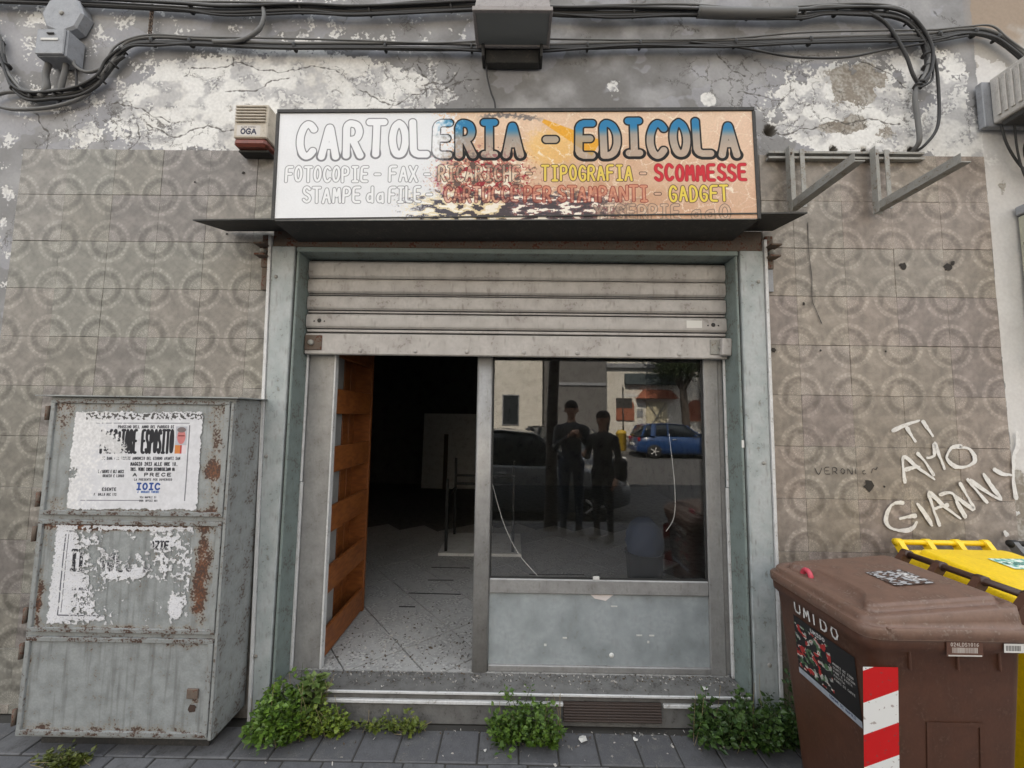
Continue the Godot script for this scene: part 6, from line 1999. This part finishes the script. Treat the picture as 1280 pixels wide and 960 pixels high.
func build_people():
	person(Vector3(.80, 0, 3.02), PI, 1.80, "person in dark clothes holding up a phone opposite the window", Color(.06, .06, .065), Color(.03, .04, .07), Color(.02, .016, .013), 1)
	person(Vector3(1.17, 0, 2.72), PI + .75, 1.66, "shorter person in dark clothes with a shoulder bag, beside the one with a phone", Color(.04, .038, .036), Color(.02, .02, .024), Color(.025, .018, .013), 2)
	var p := thing("phone", Vector3(.80, 1.315, 2.70), "black phone held in both hands opposite the window", "phone")
	part_box(p, "case", Vector3(-.075, .0, -.005), Vector3(.075, .075, .005), mat(Color(.015, .015, .016), .2), .004)
	var b := thing("shoulder_bag", Vector3(1.40, .78, 2.74), "black shoulder bag at the shorter person's hip", "bag")
	part_box(b, "pouch", Vector3(-.06, 0, -.16), Vector3(.06, .28, .16), mat(Color(.018, .018, .02), .6), .03)
	var st := MB.new(true)
	st.tube(curve([Vector3(0, .27, -.12), Vector3(-.10, .55, -.06), Vector3(-.13, .60, .02), Vector3(-.10, .54, .08), Vector3(0, .27, .12)], 5), .012, 6)
	st.done("strap", mat(Color(.018, .018, .02), .6), b)

# ---------------------------------------------------------------- weeds
func weed(at: Vector3, label: String, rx: float, h: float, rz: float, n: int, size: float, sd: int, a: Color, b: Color):
	var t := thing("weed_clump", at, label, "weed", "weeds along the wall foot")
	var g := RandomNumberGenerator.new(); g.seed = sd
	var st := MB.new(true)
	var dry := MB.new(true)
	var lf := SurfaceTool.new(); lf.begin(Mesh.PRIMITIVE_TRIANGLES)
	var stems := int(n / 26.0) + 4
	for k in stems:
		var u := g.randf_range(-1, 1)
		var root := Vector3(u * rx * .7, 0, g.randf_range(-.2, .4) * rz)
		var top := root + Vector3(g.randf_range(-.5, .5) * rx * .55, h * g.randf_range(.3, 1.25) * (1.0 - .45 * u * u), g.randf_range(-.05, .9) * rz)
		var mid := root.lerp(top, .5) + Vector3(g.randfn(0, .01), h * .06, g.randfn(0, .01))
		var pts := curve([root, mid, top], 4)
		st.tube(pts, [.0022, .0021, .002, .0019, .0017, .0015, .0013, .001, .0008], 4, false)
		var per := n / stems
		for q in per:
			var f := pow(g.randf(), .75)
			var p: Vector3 = pts[clampi(int(f * (pts.size() - 1)), 0, pts.size() - 1)]
			var ang := g.randf() * TAU
			var d := Vector3(cos(ang), g.randf_range(-.1, .75), sin(ang) * .8 + .25).normalized()
			var e := p + d * size * g.randf_range(.2, .9)
			var sz := size * g.randf_range(.4, 1.35) * (1.0 - f * .25)
			if at.z + e.z < .05: e.z = .05 - at.z + g.randf() * .02
			if e.y < .01: e.y = .01 + g.randf() * .01
			leaf(lf, e, d, sz, g, a, b, g.randf_range(.3, .46))
			if q % 3 == 0: leaf(lf, e, (d + Vector3(g.randfn(0, .5), g.randfn(0, .3), g.randfn(0, .5))).normalized(), sz * .8, g, a, b, .36)
	lf.generate_normals()
	var lm := StandardMaterial3D.new()
	lm.vertex_color_use_as_albedo = true; lm.roughness = .5; lm.backlight_enabled = true; lm.backlight = Color(.35, .42, .12)
	put(t, "foliage", lf.commit(), lm)
	for k in 7:   # dry straws among the green
		var r0 := Vector3(g.randf_range(-1, 1) * rx, 0, g.randf_range(0, .6) * rz)
		var r1 := r0 + Vector3(g.randfn(0, .06), h * g.randf_range(.4, 1.3), g.randf_range(0, .06))
		dry.tube(curve([r0, r0.lerp(r1, .5) + Vector3(g.randfn(0, .012), 0, 0), r1], 3), .0011, 4, false)
	dry.done("dry_stem", mat(Color(.28, .22, .12), .9), t)
	st.done("stem", mat(Color(.07, .09, .03), .7), t)
func build_plants():
	var a := Color(.085, .15, .022); var b := Color(.035, .075, .014)
	weed(Vector3(-1.13, 0, .06), "big bushy green weed at the foot of the cabinet side of the door frame", .15, .25, .22, 1700, .033, 201, Color(.13, .22, .025), Color(.045, .095, .014))
	weed(Vector3(-.92, 0, .055), "low yellow-green weed beside the big bushy one", .15, .17, .10, 800, .027, 202, Color(.19, .25, .03), Color(.08, .13, .02))
	weed(Vector3(-1.02, .12, .045), "spiky pale weed sprouting on the door step beside the doorway", .10, .14, .03, 90, .055, 203, Color(.16, .22, .06), Color(.08, .13, .03))
	weed(Vector3(-.60, 0, .05), "thin straggly weed in the gap below the door step strip", .18, .09, .06, 260, .030, 204, Color(.16, .19, .03), Color(.07, .10, .02))
	weed(Vector3(.07, 0, .06), "leafy green weed at the middle of the door step", .21, .20, .15, 1400, .030, 205, Color(.10, .17, .02), Color(.04, .085, .014))
	weed(Vector3(1.10, 0, .06), "wide dark green weed between the door step and the brown bin", .23, .26, .20, 1900, .033, 206, Color(.06, .115, .02), Color(.024, .055, .012))
	weed(Vector3(1.42, 0, .07), "dark weed tucked behind the brown bin by the wall", .18, .28, .16, 1400, .032, 207, Color(.05, .095, .02), Color(.02, .048, .012))
	weed(Vector3(-2.0, 0, .27), "small mossy weed under the front of the metal cabinet", .13, .05, .07, 300, .026, 208, Color(.10, .12, .02), Color(.055, .065, .015))

# ---------------------------------------------------------------- litter
func scatter(called: String, label: String, n: int, sd: int, where: Callable, lo: float, hi: float, mats: Array, flat := .3):
	var g := RandomNumberGenerator.new(); g.seed = sd
	for k in mats.size():
		var b := MB.new()
		for q in n / mats.size():
			var p: Vector3 = where.call(g)
			var s := g.randf_range(lo, hi)
			b.xf = Transform3D(Basis(Vector3(g.randf(), g.randf(), g.randf()).normalized(), g.randf() * TAU).scaled_local(Vector3(s, s * g.randf_range(.25, .8), s * flat)), p)
			b.poly([Vector3(-1, -.6, 0), Vector3(.8, -.9, 0), Vector3(1, .7, .2), Vector3(-.3, 1, .3)], Vector3.BACK)
			b.poly([Vector3(-1, -.6, 0), Vector3(-.3, 1, .3), Vector3(0, 0, -.8)], Vector3(-1, .3, -.4))
			b.poly([Vector3(.8, -.9, 0), Vector3(1, .7, .2), Vector3(0, 0, -.8)], Vector3(1, 0, -.4))
			b.poly([Vector3(1, .7, .2), Vector3(-.3, 1, .3), Vector3(0, 0, -.8)], Vector3(.3, 1, -.4))
		var o := b.done(numbered(called), mats[k], self)
		tag(o, label[k] if label.length() == 0 else label + [" of pale paint", " of brown dirt", " of grey plaster"][k], "debris", "", "stuff")
func build_litter():
	var pale := mat(Color(.42, .40, .375), .9); var brown := mat(Color(.09, .07, .05), .95); var gr := mat(Color(.17, .165, .155), .95)
	scatter("debris", "loose flakes on the door step", 900, 301, func(g): return Vector3(g.randf_range(-1.2, 1.2), FLOOR + .001, -.128 + absf(g.randfn(0, .05)) if g.randf() < .85 else g.randf_range(-.11, .02)), .002, .0075, [pale, brown, gr])
	scatter("debris", "crumbs on the dusty shop floor", 500, 302, func(g): return Vector3(g.randf_range(-1.05, -.2), FLOOR + .002, -.14 - absf(g.randfn(0, .32))), .003, .011, [pale, brown, gr])
	scatter("debris", "crumbs on the pavement at the wall foot", 260, 303, func(g): return Vector3(g.randf_range(-1.3, 1.3), .003, .03 + absf(g.randfn(0, .09))), .003, .009, [pale, brown, gr])
	var w := mat(Color(.6, .59, .56), .8)
	var g := RandomNumberGenerator.new(); g.seed = 304
	for q in [[.36, .10, .022, "crumpled pale paper scrap on the paving near the vent grille"], [.62, .09, .012, "tiny white paper scrap under the vent grille end"], [.17, .27, .012, "small flat white scrap at the near edge of the paving"], [1.30, .30, .012, "pinkish paper scrap on the paving beside the brown bin"], [-.12, .17, .009, "white crumb of paper below the leafy middle weed"], [1.02, -.02, .018, "white paper ball on the door step in front of the window post"]]:
		var t := thing("paper_scrap", Vector3(q[0], .004 if q[1] > 0 else FLOOR + .004, q[1]), q[3], "paper")
		var b := MB.new()
		var ring := []
		for i in 8: ring.append(Vector3(cos(TAU * i / 8) * q[2] * g.randf_range(.6, 1.2), g.randf_range(0, q[2] * .5), sin(TAU * i / 8) * q[2] * g.randf_range(.6, 1.2)))
		for i in 8:
			b.poly([Vector3(0, q[2] * .5, 0), ring[i], ring[(i + 1) % 8]], Vector3.UP)
			b.poly([Vector3(0, -.002, 0), ring[i], ring[(i + 1) % 8]], Vector3.DOWN)
		b.done("scrap", w, t)
